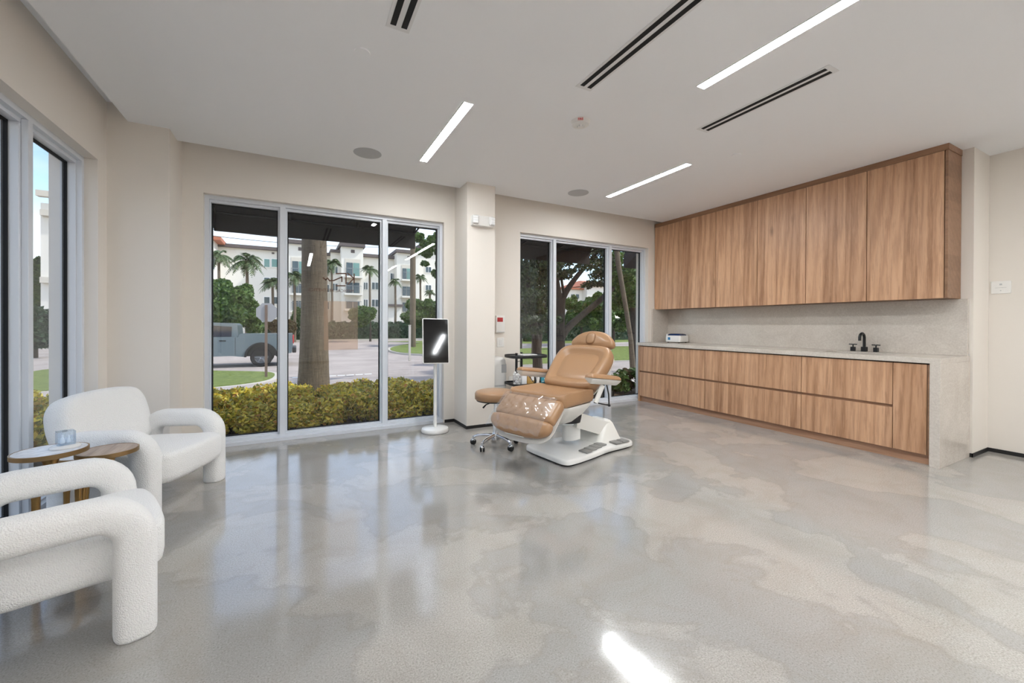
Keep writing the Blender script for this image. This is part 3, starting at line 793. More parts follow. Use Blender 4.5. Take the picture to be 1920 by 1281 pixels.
# headrest
oh = chaikin([(-.215, .0), (0, -.02), (.215, .0), (.245, .04), (.225, .09), (.15, .155), (.06, .18), (-.06, .18), (-.15, .155), (-.225, .09), (-.245, .04)], 3)
MH = lm(.852, .962, 68)
h = MB().pad(oh, prof(.09, .035, .012), M=MH).build('headrest', MT['tan'], r, smooth=75)
ov = chaikin([(-.038, .035), (.038, .035), (.05, .09), (.038, .145), (-.038, .145), (-.05, .09)], 3)
MB().pad(ov, [(-.006, .0), (-.006, .012), (-.002, .0165), (.0, .012), (('s', .5), .012)], M=MH).build('face_hole_seam', MT['tan_seam'], h, smooth=75)
MB().pad(ov, [(.002, .0), (.002, .016), (.010, .021), (('s', .5), .021)], M=MH).build('face_plug', MT['tan'], h, smooth=75)
MB().box(-.05, -.02, -.13, .05, .10, -.092, .01, M=MH).build('headrest_bracket', MT['offwhite'], r)
# armrests with white shells
for s in (1, -1):
    Ma = Matrix.Translation((.49, -s * .375, .735)) @ Matrix.Rotation(R(8.0), 4, 'Y')
    oa = chaikin([(-.25, -.02), (-.24, -.045), (.0, -.05), (.22, -.045), (.25, -.02), (.25, .02), (.22, .045), (0, .05), (-.24, .045), (-.25, .02)], 3)
    a_ = MB().pad(oa, [(.0, -.012), (0, -.002), (.006, .008), (.02, .017), (.034, .021), (('s', .5), .024)], M=Ma).build('armrest', MT['tan'], r, smooth=75)
    MB().pad([(x * 1.02, y * 1.06) for x, y in oa], [(.045, -.062), (.032, -.055), (.010, -.032), (0, -.016), (('s', .5), -.013)], M=Ma).build('armrest_shell', MT['offwhite'], a_, smooth=60)
    b = MB(); b.tube([(.435, -s * .325, .52), (.50, -s * .355, .665), ], .014, 12, 1.6); b.build('arm_strut', MT['offwhite'], r)
    b = MB(); b.tube([(.42, -s * .32, .525), (.573, -s * .375, .485)], .006, 8); b.tube([(.573, -s * .375, .485), (.565, -s * .375, .58), (.53, -s * .375, .67)], .006, 8)
    b.lathe([(0, -.012), (.011, -.008), (.013, 0), (.011, .008), (0, .012)], 12, M=Matrix.Translation((.573, -s * .375, .485)))
    b.build('release_rod', MT['black'], r)
# base, lifting arm, curved shield, pedals : base frame in the chair's own space
Bw = Matrix.Translation((2.40, 3.135, 0)) @ Matrix.Rotation(R(9), 4, 'Z')
Rw = Matrix.Translation((1.726, 2.889, 0)) @ Matrix.Rotation(TH, 4, 'Z')
BL = Rw.inverted() @ Bw
obse = chaikin([(-.50, -.30), (-.42, -.325), (-.15, -.305), (.10, -.265), (.36, -.285), (.47, -.26), (.49, -.16), (.45, .14), (.34, .20), (.05, .24), (-.30, .29), (-.47, .27), (-.50, .15), (-.50, -.1)], 3)
MB().pad(obse, [(.012, .012), (0, .018), (0, .045), (.006, .056), (.02, .061), (('s', .6), .066), (('s', .5), .068)], M=BL).build('base', MT['white_gloss'], r, smooth=60)
MB().pad(obse, [(.02, .0), (.02, .014), (('s', .5), .014)], M=BL).build('base_gasket', MT['rubber'], r)
tw = MB()
tw.rings([[(x, y, z) for x, y in rrect(w, d, min(.05, .4 * w), 6, cx, 0)] for w, d, cx, z in ((.36, .36, .23, .06), (.31, .33, .245, .09), (.24, .29, .26, .15), (.15, .25, .275, .22), (.10, .22, .275, .245), (.06, .18, .275, .255))], M=BL)
tw.build('tower_cover', MT['offwhite'], r, smooth=50)
ar = MB()
for (ya, yb) in ((-.12, .12),):
    path = [(.27, .165), (.15, .205), (.0, .26), (-.16, .315)]
    rings = []
    for i, (x, z) in enumerate(path):
        hh = .066
        rings.append([(x - .3 * hh, ya, z - hh), (x - .3 * hh, yb, z - hh), (x + .3 * hh, yb, z + hh), (x + .3 * hh, ya, z + hh)])
    ar.rings(rings, M=BL)
ar.build('lifting_arm', MT['offwhite'], r, smooth=0)
sh = MB(); rings = []
for i in range(13):
    a = PI * (.10 + .80 * i / 12)
    x, y = -.13 - .13 * math.sin(a) + .05, -.10 * math.cos(a) * 1.15
    rings.append([(x, y, .33), (x + .008, y, .33), (x + .012, y * .9, .14 - .03 * math.sin(a)), (x + .004, y * .9, .14 - .03 * math.sin(a))])
sh.rings(rings, M=BL); sh.build('curved_shield', MT['white_gloss'], r, smooth=50)
MB().lathe([(.10, .27), (.11, .285), (.09, .30), (.0, .30)], 40, M=BL @ Matrix.Translation((-.18, 0, .0))).build('turntable_rim', MT['chrome'], r)
MB().lathe([(.13, .29), (.14, .36), (0, .36)], 40, M=BL @ Matrix.Translation((-.18, 0, .0))).build('bellows', MT['black_plastic'], r)
for k in range(4):
    x = -.25 + k * .088
    MB().box(x, -.272 + k * .012, .062, x + .08, -.175 + k * .012, .078, .006, M=BL @ Matrix.Rotation(R(5), 4, 'Z')).build('foot_pedal', MT['pedal'], r)
for k in range(2):
    x = .205 + k * .098
    MB().box(x, -.262, .062, x + .088, -.17, .08, .006, M=BL @ Matrix.Rotation(R(-3), 4, 'Z')).build('foot_pedal', MT['pedal'], r)

# ------------------------------------------------------------------ round stool on castors
p = on(929, 836, z=0)
r = empty('rolling_stool', (1.715, 3.585, 0), R(0)); tag(r, 'round tan stool on a chrome five-star base behind the leg rest', 'stool')
MB().lathe([(.19, .455), (.20, .462), (.20, .515), (.192, .53), (.17, .538), (0, .542)], 56).build('seat', MT['tan'], r, smooth=60)
MB().lathe([(.185, .444), (.185, .456), (0, .456)], 40).build('seat_board', MT['black_plastic'], r)
MB().cyl((0, 0, .10), (0, 0, .30), .025).build('column', MT['chrome'], r)
MB().cyl((0, 0, .30), (0, 0, .445), .014).build('gas_lift', MT['chrome'], r)
b = MB(); b.tube([(-.03, -.02, .435), (-.13, -.06, .42), (-.165, -.08, .40)], [.005, .006, .009], 10); b.build('height_lever', MT['black'], r)
MB().lathe([(.0, .06), (.035, .062), (.04, .10), (.03, .13), (0, .13)], 32).build('hub', MT['chrome'], r)
for k in range(5):
    a = R(72 * k + 212); M = Matrix.Rotation(a, 4, 'Z')
    pts = [M @ Vector(p) for p in [(.02, 0, .105)] + bez((.05, 0, .105), (.17, 0, .105), (.215, 0, .075), 6)]
    MB().tube(pts, [.02] * 2 + [.017] * 4 + [.014, .013], 12).build('base_arm', MT['chrome'], r)
    c_ = M @ Vector((.225, 0, 0))
    w = MB(); Mc = Matrix.Translation(c_) @ Matrix.Rotation(a + R(40 + 50 * k), 4, 'Z')
    for s in (-1, 1):
        w.lathe([(0, -.008), (.022, -.008), (.026, -.004), (.026, .004), (.022, .008), (0, .008)], 24, M=Mc @ Matrix.Translation((.0, s * .013, .026)) @ Matrix.Rotation(R(90), 4, 'X'))
    ca = w.build('castor', MT['rubber'], r)
    h = MB(); h.cyl((c_.x, c_.y, .05), (c_.x, c_.y, .088), .010, n=12)
    h.lathe([(.0, .036), (.023, .040), (.023, .05), (.014, .058), (0, .06)], 16, c=(c_.x, c_.y)); h.build('castor_hood', MT['chrome'], ca)

# ------------------------------------------------------------------ black rolling cart with supplies
cx, cy = 2.43, 4.24
r = empty('rolling_cart', (cx, cy, 0), R(-3)); tag(r, 'black two-tier rolling cart behind the treatment chair', 'cart')
out = rrect(.48, .34, .10, 6)
MB().pad(out, [(.004, .79), (0, .796), (0, .818), (.004, .824), (.012, .824), (.014, .812), (('s', .5), .812)]).build('top_tray', MT['black_plastic'], r)
MB().pad(rrect(.44, .34, .05, 6), [(0, .47), (0, .495), (.008, .497), (.01, .48), (('s', .5), .48)]).build('lower_tray', MT['black_plastic'], r)
MB().pad(rrect(.44, .34, .05, 6), [(0, .13), (0, .155), (.008, .157), (.01, .14), (('s', .5), .14)]).build('bottom_tray', MT['black_plastic'], r)
for sx, sy in ((-.135, -.02), (.0, .12)): MB().cyl((sx, sy, .10), (sx, sy, .845), .015, n=12).build('post', MT['black'], r)
for sx, sy in ((-.15, -.13), (.15, .13), (.15, -.13), (-.15, .13)):
    MB().cyl((sx, sy, .05), (sx, sy, .135), .008, n=8).build('castor_stem', MT['black'], r)
    MB().lathe([(0, -.012), (.022, -.012), (.027, 0), (.022, .012), (0, .012)], 16, M=Matrix.Translation((sx, sy, .0275)) @ Matrix.Rotation(R(90), 4, 'X')).build('castor', MT['rubber'], r)
MB().cyl((-.135, -.02, .74), (.0, .12, .74), .004, n=8).build('rail', MT['black'], r)
b = MB().box(-.09, -.10, .8125, .10, .08, .829, .003); o = b.build('document_tray', MT['white_gloss']); o.location = (cx, cy, 0); tag(o, 'flat white tray lying on top of the black cart', 'tray')
# packs on the lower tray
def pk(name, x, y, w, d, h, m, label, cat='pack', z=.4805, rot=0):
    b = MB().box(-w / 2, -d / 2, 0, w / 2, d / 2, h, .004); o = b.build(name, m); o.location = (cx + x, cy + y, z); o.rotation_euler = (0, 0, R(rot)); tag(o, label, cat); return o
j = empty('cotton_jar', (cx - .175, cy - .105, .4805)); tag(j, 'clear jar heaped with white cotton balls at the left end of the cart shelf', 'jar')
MB().lathe([(.048, 0), (.05, .004), (.05, .12), (.047, .12), (.047, .005), (0, .005)], 32).build('glass_jar', MT['film'], j)
for k in range(26):
    a = k * 2.4; rr = .034 if k % 3 else .012; z = .018 + (k // 5) * .026
    o = MB().lathe([(0, -.015), (.010, -.011), (.015, 0), (.010, .011), (0, .015)], 10).build('cotton_ball', MT['cotton'], smooth=80)
    o.location = (cx - .175 + rr * math.cos(a), cy - .105 + rr * math.sin(a), .4805 + z); tag(o, 'white cotton ball in the clear jar on the cart shelf', 'cotton ball', 'cotton balls in the jar')
pk('tissue_pack', -.10, -.12, .065, .05, .155, MT['paper'], 'white crinkled pack next to the cotton jar on the cart')
o = pk('small_carton', -.015, -.12, .095, .05, .14, MT['kraft'], 'ochre and white carton on the cart shelf', 'carton')
c2 = MB(); c2.box(.004, -.0262, .05, .042, -.0252, .125); q = c2.build('white_label', MT['paper'], o, smooth=0)
c2 = MB(); c2.poly([(-.045, .12), (-.04, .135), (.045, .02), (.045, .008)], .0256, .0266, M=Matrix.Rotation(R(90), 4, 'X')); q = c2.build('dark_stripe', MT['blacktxt'], o, smooth=0)
o = pk('black_box', .068, -.12, .06, .05, .135, MT['black_plastic'], 'small black box with white print on the cart shelf', 'box')
text_obj('print', 'TL', .045, Matrix.Translation((0, -.0256, .07)) @ Matrix.Rotation(R(90), 4, 'X'), MT['paper'], o)
pk('white_tube', .115, -.10, .028, .03, .13, MT['white_plastic'], 'white tube beside the small black box on the cart', 'tube')
o = pk('teal_pouch', .168, -.115, .07, .045, .125, MT['teal'], 'teal pouch at the right end of the cart shelf', 'pouch')
c2 = MB()
for k in range(7): c2.lathe([(0, -.001), (.006, -.001), (.006, .001), (0, .001)], 10, M=Matrix.Translation((-.022 + .015 * (k % 4), -.0232, .03 + .03 * (k // 2) % .1)) @ Matrix.Rotation(R(90), 4, 'X'))
c2.build('bubbles', MT['paper'], o, smooth=0)
b = MB().lathe([(.03, 0), (.032, .01), (.032, .13), (.02, .16), (.012, .165), (.012, .185), (0, .185)], 24); o = b.build('spray_bottle', MT['bottle']); o.location = (cx - .02, cy + .07, .4805); tag(o, 'pale blue bottle at the back of the cart shelf', 'bottle')

# ------------------------------------------------------------------ outdoors
def leafmat(name, cols, rough=.55, transl=.25):
    m = bpy.data.materials.new(name); m.use_nodes = True; t = m.node_tree; b = t.nodes['Principled BSDF']; n = N(m)
    geo = n.n('ShaderNodeNewGeometry'); c = n.ramp(geo.outputs['Random Per Island'], [(i / max(1, len(cols) - 1), q) for i, q in enumerate(cols)])
    n.base(c); b.inputs['Roughness'].default_value = rough
    tr = n.n('ShaderNodeBsdfTranslucent'); n.l(c, tr.inputs[0]); mx = n.n('ShaderNodeMixShader'); mx.inputs[0].default_value = transl
    out = t.nodes['Material Output']; n.l(b.outputs[0], mx.inputs[1]); n.l(tr.outputs[0], mx.inputs[2]); n.l(mx.outputs[0], out.inputs[0])
    return m
MT['croton'] = leafmat('croton_leaves', [S(96, 112, 40), S(176, 168, 56), S(240, 218, 70), S(130, 138, 48), S(250, 236, 120), S(214, 196, 62), S(190, 130, 60), S(246, 226, 96), S(112, 122, 50)])
MT['leaf_g'] = leafmat('green_leaves', [S(40, 66, 28), S(72, 100, 42), S(98, 124, 56), S(54, 82, 36)])
MT['leaf_d'] = leafmat('dark_leaves', [S(26, 38, 22), S(46, 60, 32), S(72, 86, 44), S(34, 44, 26)])
MT['leaf_h'] = leafmat('hedge_leaves', [S(28, 52, 34), S(42, 72, 44), S(56, 86, 50)])
MT['leaf_b'] = leafmat('brown_leaves', [S(90, 70, 44), S(110, 92, 56), S(70, 66, 40)])
MT['palm'] = leafmat('palm_fronds', [S(66, 88, 60), S(96, 116, 80), S(80, 102, 62), S(122, 130, 88)])
m = mat('palm_bark', S(132, 116, 98), .9); n = N(m); c = n.co((1, 1, 1))
a = n.noise(n.co((9, 9, 60)), 1.0, 4, .7, .6); b = n.noise(n.co((40, 40, 3)), 1, 4, .7)
x = n.mix(.5, n.ramp(a, [(.3, S(76, 66, 55)), (.7, S(128, 114, 96))]), n.ramp(b, [(.3, S(66, 58, 48)), (.7, S(126, 112, 92))]))
n.base(x); n.bump(b, .8, .03); MT['bark'] = m
m = mat('tree_bark', S(54, 46, 40), .95); n = N(m); b = n.noise(n.co((6, 6, 1.2)), 3, 4, .7); n.base(n.ramp(b, [(.3, S(36, 31, 27)), (.7, S(72, 64, 55))])); n.bump(b, .6, .05); MT['bark_d'] = m
m = mat('asphalt', S(150, 143, 140), .9); n = N(m); c = n.co()
n.base(n.mix(.5, n.ramp(n.noise(c, .5, 4, .6, .5), [(.35, S(140, 129, 124)), (.65, S(186, 174, 167))]), n.ramp(n.noise(c, 60, 2), [(.3, S(138, 129, 123)), (.7, S(180, 170, 163))]))); MT['asphalt'] = m
m = mat('lawn_grass', S(110, 140, 60), .95); n = N(m); c = n.co()
n.base(n.ramp(n.noise(c, 5, 6, .75), [(.3, S(90, 108, 46)), (.55, S(128, 144, 68)), (.75, S(162, 168, 96))])); n.bump(n.noise(c, 60, 3), 1, .05); MT['grass'] = m
MT['kerb'] = mat('kerb_concrete', S(190, 184, 174), .85)
m = mat('mulch', S(96, 78, 60), .95); n = N(m); n.base(n.ramp(n.noise(n.co(), 40, 4, .7), [(.3, S(62, 48, 36)), (.7, S(132, 108, 82))])); MT['mulch'] = m
MT['bld'] = mat('building_stucco', S(226, 223, 214), .9)
MT['bld2'] = mat('building_recess', S(206, 200, 188), .9)
MT['corn'] = mat('dark_cornice', S(96, 88, 86), .8)
MT['win'] = mat('building_window', S(56, 76, 86), .15)
MT['wing'] = mat('building_window_teal', S(104, 146, 140), .25)
MT['wframe'] = mat('building_window_frame', S(236, 236, 232), .6)
MT['rail'] = mat('balcony_rail', S(120, 126, 130), .6)
MT['redroof'] = mat('red_roof', S(176, 110, 84), .8)
MT['truck'] = mat('truck_paint', S(92, 106, 112), .3, coat=.4)
MT['tglass'] = mat('truck_glass', S(38, 44, 56), .05)
MT['tyre'] = mat('tyre', S(30, 30, 32), .8)
MT['rim'] = mat('wheel_rim', S(120, 124, 130), .4, metal=.6)
MT['awning'] = mat('awning_fabric', S(52, 50, 50), .9)
MT['signback'] = mat('sign_back', S(150, 150, 152), .6)
MT['post'] = mat('sign_post', S(110, 92, 80), .7)
MT['wire'] = mat('cable', S(60, 60, 66), .7)

def gz(y): 
    pts = [(-50, -.08), (6.6, -.08), (6.75, -.30), (14, -.45), (17, -.6), (400, -.6)]
    for (a, za), (b, zb) in zip(pts, pts[1:]):
        if y <= b: return za + (zb - za) * (y - a) / (b - a)
    return -.6
vs = []; fs = []
Y = [6.6, 6.75, 14, 17, 60, 160]; X_ = [-120, 160]
b = MB(); b.rings([[(-120, y, gz(y)), (160, y, gz(y)), (160, y, gz(y) - .2), (-120, y, gz(y) - .2)] for y in Y])
tag(b.build('street_ground', MT['asphalt'], smooth=0), kind='structure')
b = MB(); b.box(-120, -60, -.6, -4.2, 6.6, -.28); tag(b.build('side_street_ground', MT['asphalt'], smooth=0), kind='structure')
b = MB(); b.box(-4.2, WB + .27, -.4, 30, 6.55, -.07); b.box(-4.2, -20, -.4, WL - .27, WB + .27, -.07)
tag(b.build('planting_bed_soil', MT['mulch'], smooth=0), kind='structure')
b = MB(); b.box(-4.3, 6.55, -.4, 30, 6.70, -.03, .01, seg=1); b.box(-4.35, -20, -.4, -4.2, 6.70, -.03, .01, seg=1)
tag(b.build('planting_bed_kerb', MT['kerb'], smooth=0), kind='structure')

def island(pxs, z, name, ext=()):
    P = [tuple(on(*q, z=z).xy) for q in pxs] + list(ext)
    P = chaikin(P, 2)
    c = np.mean(P, 0)
    Q = [tuple(c + (np.array(p) - c) * (1 + .16 / max(.5, np.hypot(*(np.array(p) - c))))) for p in P]
    tag(MB().poly(Q, z - .3, z - .02).build(name + '_kerb', MT['kerb'], smooth=0), kind='structure')
    tag(MB().poly(P, z - .3, z).build(name, MT['grass'], smooth=0), kind='structure')
island([(518, 701), (506, 697), (470, 696), (400, 695), (330, 693), (330, 735), (395, 725), (450, 720), (505, 712)], -.40, 'lawn_strip')
island([(727, 655), (742, 648), (800, 640), (860, 640), (860, 667), (790, 663), (750, 661)], -.48, 'lawn_island')
island([(700, 640), (1220, 634), (1220, 641), (960, 645), (760, 641)], -.52, 'far_verge')
island([(950, 656), (1000, 652), (1240, 648), (1500, 655), (1500, 680), (1230, 672), (1000, 682), (950, 684)], -.38, 'right_lawn')
# road line of pale dashes
b = MB()
for k in range(9):
    p = on(548 + k * 17, 707 - k * .8, z=-.41); b.box(p.x, p.y, gz(p.y) + .002, p.x + .22, p.y + .10, gz(p.y) + .012)
tag(b.build('road_line', MT['paper'], smooth=0), kind='structure')
b = MB(); q = on(540, 641, z=-.6)
b.box(-30, 46.3, -.6, 120, 46.6, -.42); tag(b.build('far_kerb', MT['kerb'], smooth=0), kind='structure')

# ---- leaf clouds
def cloud(name, blobs, count, size, mt, parent=None, shell=.55, squash=1.0, seed=1, long=1.7):
    """leaves scattered in ellipsoids (cx,cy,cz,rx,ry,rz)"""
    g = np.random.default_rng(seed)
    vol = np.array([b[3] * b[4] * b[5] for b in blobs]) ** .7; vol /= vol.sum()
    idx = g.choice(len(blobs), count, p=vol)
    B = np.array(blobs)[idx]
    d = g.normal(size=(count, 3)); d /= np.linalg.norm(d, axis=1)[:, None]
    rad = g.random(count) ** (1 / 3); rad = shell + (1 - shell) * rad * 1.0
    rad *= 1 - .12 * g.random(count)
    P = B[:, :3] + d * rad[:, None] * B[:, 3:]
    a = g.normal(size=(count, 3)); a /= np.linalg.norm(a, axis=1)[:, None]
    a[:, 2] *= squash
    nn = d + .9 * g.normal(size=(count, 3)); nn /= np.linalg.norm(nn, axis=1)[:, None]
    u = np.cross(a, nn); u /= np.linalg.norm(u, axis=1)[:, None] + 1e-9
    w = np.cross(nn, u)
    s = size * (.6 + .8 * g.random(count))[:, None]
    V = np.stack([P - u * s * long / 2, P + w * s * .5, P + u * s * long / 2, P - w * s * .5], 1).reshape(-1, 3)
    me = bpy.data.meshes.new(name)
    me.vertices.add(len(V)); me.vertices.foreach_set('co', V.ravel())
    me.loops.add(count * 4); me.loops.foreach_set('vertex_index', np.arange(count * 4, dtype=np.int32))
    me.polygons.add(count); me.polygons.foreach_set('loop_start', np.arange(0, count * 4, 4, dtype=np.int32))
    me.update(calc_edges=True); me.materials.append(mt)
    o = bpy.data.objects.new(name, me); col.objects.link(o)
    if parent: o.parent = parent
    return o

# croton shrubs: three kinds, each with stems and leaves, copied along the bed
protos = []
for k in range(3):
    r = empty('croton_shrub', (0, 0, -40)); g = np.random.default_rng(40 + k)
    bl = [(g.uniform(-.16, .16), g.uniform(-.14, .14), g.uniform(.14, .38), g.uniform(.11, .17), g.uniform(.11, .17), g.uniform(.09, .14)) for _ in range(11)]
    cloud('leaves', bl, 3300, .025, MT['croton'], r, .35, 1, 50 + k, 2.0)
    st = MB()
    for _ in range(9):
        a = g.uniform(0, 6.28); q = g.uniform(.10, .2)
        st.tube([(0.03 * math.cos(a), .03 * math.sin(a), 0), (q * .5 * math.cos(a), q * .5 * math.sin(a), .16), (q * math.cos(a), q * math.sin(a), .36)], [.008, .006, .003], 5)
    st.build('stems', MT['bark_d'], r, smooth=0)
    protos.append(r)
spots = []
for row, (yy, hh) in enumerate(((5.30, .86), (5.66, .92), (6.06, .98), (6.36, .92))):
    for i in range(13):
        xx = -1.55 + .38 * i + .12 * (row % 2) + random.uniform(-.06, .06)
        if 5.9 < yy and abs(xx - .22) < .28: continue
        if xx > 2.6: continue
        spots.append((xx, yy + random.uniform(-.06, .06), hh * random.uniform(.88, 1.12)))
for i in range(6):
    spots.append((-2.15 + .1 * (i % 2), 4.3 + i * .45, 1.05)); spots.append((-2.6, 4.1 + i * .45, 1.1))
rows_ = ['front row', 'second row', 'third row', 'back row']
for i, (x, y, s) in enumerate(spots):
    k = i % 3
    o = protos[k] if i < 3 else copy_tree(protos[k])
    o.location = (x, y, -.07); o.rotation_euler = (0, 0, random.uniform(0, 6)); o.scale = (1.12, 1.12, s)
    tag(o, 'yellow-green croton shrub in the clipped bed outside the windows', 'shrub', 'croton shrubs in the bed outside the windows')
# a few darker low shrubs under the right window
for i in range(7):
    x, y = 4.25 + i * .36, 5.55 + .25 * (i % 2)
    r = empty('low_shrub', (x, y, -.07)); tag(r, 'dark green low shrub outside the right window', 'shrub', 'dark low shrubs outside the right window')
    g = np.random.default_rng(70 + i)
    cloud('leaves', [(g.uniform(-.15, .15), g.uniform(-.12, .12), g.uniform(.12, .36), .13, .13, .11) for _ in range(8)], 700, .05, MT['leaf_g'] if i % 3 else MT['leaf_b'], r, .3, 1, 80 + i, 2)
    MB().tube([(0, 0, 0), (.02, .01, .2), (.05, 0, .34)], [.012, .008, .004], 6).build('stem', MT['bark_d'], r)

# street palm in the bed
px_ = on(587, 600, y=6.62)
r = empty('street_palm', (px_.x, 6.62, -.35)); tag(r, 'thick grey palm trunk rising through the shrub bed outside the left window', 'palm tree')
pts = []; rad = []
for k in range(40):
    z = k * .14; pts.append((.02 * math.sin(z * .8), .01 * z, z)); rad.append((.18 + .10 * math.exp(-z * 1.5) - .006 * z) * (1 + .012 * (k % 2)))
MB().tube(pts, rad, 40).build('trunk', MT['bark'], r, smooth=70)
MB().lathe([(.0, 5.2), (.17, 5.3), (.14, 6.0), (.05, 6.4), (0, 6.42)], 20).build('crownshaft', MT['leaf_g'], r)

# ---- trees seen through the right window
def branch(mb, pts, radii, n=10): mb.tube(pts, radii, n)
def at(px, py, y): return on(px, py, y=y)
def tree(label, y, limbs, blobs, count, size, mt, seed, z0=-.42, cat='tree', dy=1.2, shell=.2):
    base = at(limbs[0][0][0], limbs[0][0][1], y)
    r = empty('tree', (base.x, y, z0)); tag(r, label, cat)
    for li, limb in enumerate(limbs):
        pts = []; rad = []
        for i, q in enumerate(limb):
            p = at(q[0], q[1], y + (q[3] if len(q) > 3 else 0)); z = p.z
            if li == 0 and i == 0: z = z0
            pts.append((p.x - base.x, p.y - y, z - z0)); rad.append(q[2])
        # smooth the limb
        P = []; RR = []
        for i in range(len(pts) - 1):
            for t in (0, .25, .5, .75):
                P.append(tuple(a + (c - a) * t for a, c in zip(pts[i], pts[i + 1]))); RR.append(rad[i] + (rad[i + 1] - rad[i]) * t)
        P.append(pts[-1]); RR.append(rad[-1])
        P2 = P[:]
        for _ in range(3): P2 = [P2[0]] + [tuple((a + 2 * b_ + c) / 4 for a, b_, c in zip(P2[i - 1], P2[i], P2[i + 1])) for i in range(1, len(P2) - 1)] + [P2[-1]]
        MB().tube(P2, RR, 12).build('trunk' if li == 0 else 'limb', MT['bark_d'], r, smooth=70)
    k = base.x * .467 + y * .884
    bl = []
    for (px, py, rw, rh, *dd) in blobs:
        d_ = dd[0] if dd else 0
        p = at(px, py, y + d_); q = (p.x * .467 + p.y * .884) / 765
        bl.append((p.x - base.x, p.y - y, p.z - z0, rw * q, max(.6, rw * q * .8), rh * q))
    cloud('leaves', bl, count, size, mt, r, shell, 1, seed)
    return r
def rb(n, x0, x1, y0, y1, rw, rh, dy, seed):
    g = np.random.default_rng(seed)
    return [(g.uniform(x0, x1), g.uniform(y0, y1), rw * g.uniform(.7, 1.3), rh * g.uniform(.7, 1.3), g.uniform(-dy, dy)) for _ in range(n)]
tree('dark multi-stemmed tree nearest the pier, seen through the left pane of the right window', 9.5,
     [[(1009, 705, .15), (1007, 650, .12), (1001, 600, .09), (990, 540, .07), (984, 470, .04)], [(1009, 670, .08), (1014, 600, .07), (1014, 530, .05), (1022, 470, .04)], [(1006, 650, .06), (992, 600, .04), (980, 560, .035), (970, 520, .02)], [(1010, 640, .05), (1022, 570, .045), (1028, 500, .03)]],
     rb(34, 962, 1034, 455, 575, 13, 15, 1.2, 1) + rb(12, 966, 1034, 575, 620, 9, 9, 1.0, 2), 13000, .055, MT['leaf_d'], 31)
tree('large spreading oak tree with two leaning limbs behind the treatment chair', 11.5,
     [[(1047, 690, .24), (1048, 640, .20), (1050, 590, .17), (1052, 560, .15)], [(1052, 566, .12), (1062, 545, .10), (1080, 520, .085), (1100, 497, .07), (1122, 470, .05)], [(1051, 570, .10), (1045, 530, .08), (1040, 490, .06), (1032, 450, .04)], [(1048, 640, .14), (1064, 614, .125), (1095, 588, .11), (1122, 566, .10), (1150, 540, .08)], [(1057, 552, .05), (1049, 500, .04), (1056, 462, .03)]],
     rb(30, 1040, 1140, 446, 500, 13, 9, 1.5, 3) + rb(8, 1040, 1066, 498, 522, 7, 6, 1, 4) + rb(12, 1102, 1145, 498, 540, 9, 7, 1, 5) + rb(8, 1040, 1100, 425, 450, 14, 8, 1, 6), 10500, .062, MT['leaf_d'], 32)
r = empty('street_palm', tuple(at(1183, 640, 8.8)[:2]) + (-.36,)); tag(r, 'slim leaning palm trunk seen through the right pane of the right window', 'palm tree')
bb = r.location
P = [at(*q, 8.8) for q in ((1187, 700), (1183, 640), (1174, 580), (1168, 545), (1160, 500), (1155, 460), (1152, 420))]
MB().tube([(p.x - bb.x, p.y - bb.y, max(p.z, -.36) - bb.z) for p in P], [.085, .07, .065, .065, .07, .075, .08], 16).build('trunk', MT['bark'], r, smooth=70)
tree('tree with a straight dark trunk at the right edge of the right window', 10.2,
     [[(1192, 720, .19), (1189, 660, .14), (1188, 600, .12), (1186, 520, .10), (1183, 450, .08)]],
     rb(14, 1160, 1215, 500, 575, 13, 12, 1, 7) + rb(10, 1175, 1230, 440, 500, 12, 10, 1, 8), 9000, .06, MT['leaf_g'], 33)
def bush(label, y, blobs, count, size, mt, seed, name='bush', z0=None, cat='bush', group=None):
    z0 = gz(y) if z0 is None else z0
    p = at(blobs[0][0], blobs[0][1], y)
    r = empty(name, (p.x, y, z0)); tag(r, label, cat, group)
    bl = []
    for (px, py, rw, rh, *dd) in blobs:
        q0 = at(px, py, y + (dd[0] if dd else 0)); q = (q0.x * .467 + q0.y * .884) / 765
        bl.append((q0.x - p.x, q0.y - y, q0.z - z0, rw * q, rw * q * .9, rh * q))
    cloud('leaves', bl, count, size, mt, r, .5, 1, seed)
    h = max(.5, max(b_[2] for b_ in bl) * .7)
    MB().tube([(0, 0, -.05), (.02, 0, h * .5), (0, .02, h)], [.12, .09, .05], 8).build('stem', MT['bark_d'], r)
    return r
bush('sunlit green tree clump left of the house, behind the oak', 29, rb(16, 1058, 1095, 562, 612, 11, 11, 1.5, 9), 9000, .14, MT['leaf_g'], 34, cat='tree', name='bushy_tree')
bush('broad green tree clump behind the oak limbs in the right window', 22, rb(34, 1088, 1210, 560, 612, 13, 12, 2, 10), 16000, .14, MT['leaf_g'], 35, cat='tree', name='bushy_tree')
bush('tall green tree behind the slim palm in the right window', 26, rb(30, 1140, 1225, 480, 570, 15, 14, 2, 11), 8000, .18, MT['leaf_g'], 36, cat='tree', name='bushy_tree')
bush('dark tree mass behind the multi-stemmed tree', 26, rb(30, 955, 1040, 500, 600, 14, 13, 2, 12), 7000, .18, MT['leaf_d'], 37, cat='tree', name='bushy_tree')
bush('leafy tree reaching over the top right corner of the left window', 12, rb(20, 783, 850, 420, 490, 9, 8, 1, 13) + rb(8, 795, 850, 490, 520, 7, 6, .6, 14), 6500, .06, MT['leaf_g'], 38, cat='tree', name='bushy_tree')
bush('rounded green tree behind the pickup truck', 31, rb(40, 392, 462, 535, 600, 14, 15, 2, 15) + rb(16, 398, 480, 575, 622, 12, 12, 1.5, 16), 26000, .17, MT['leaf_g'], 39, cat='tree', name='bushy_tree')
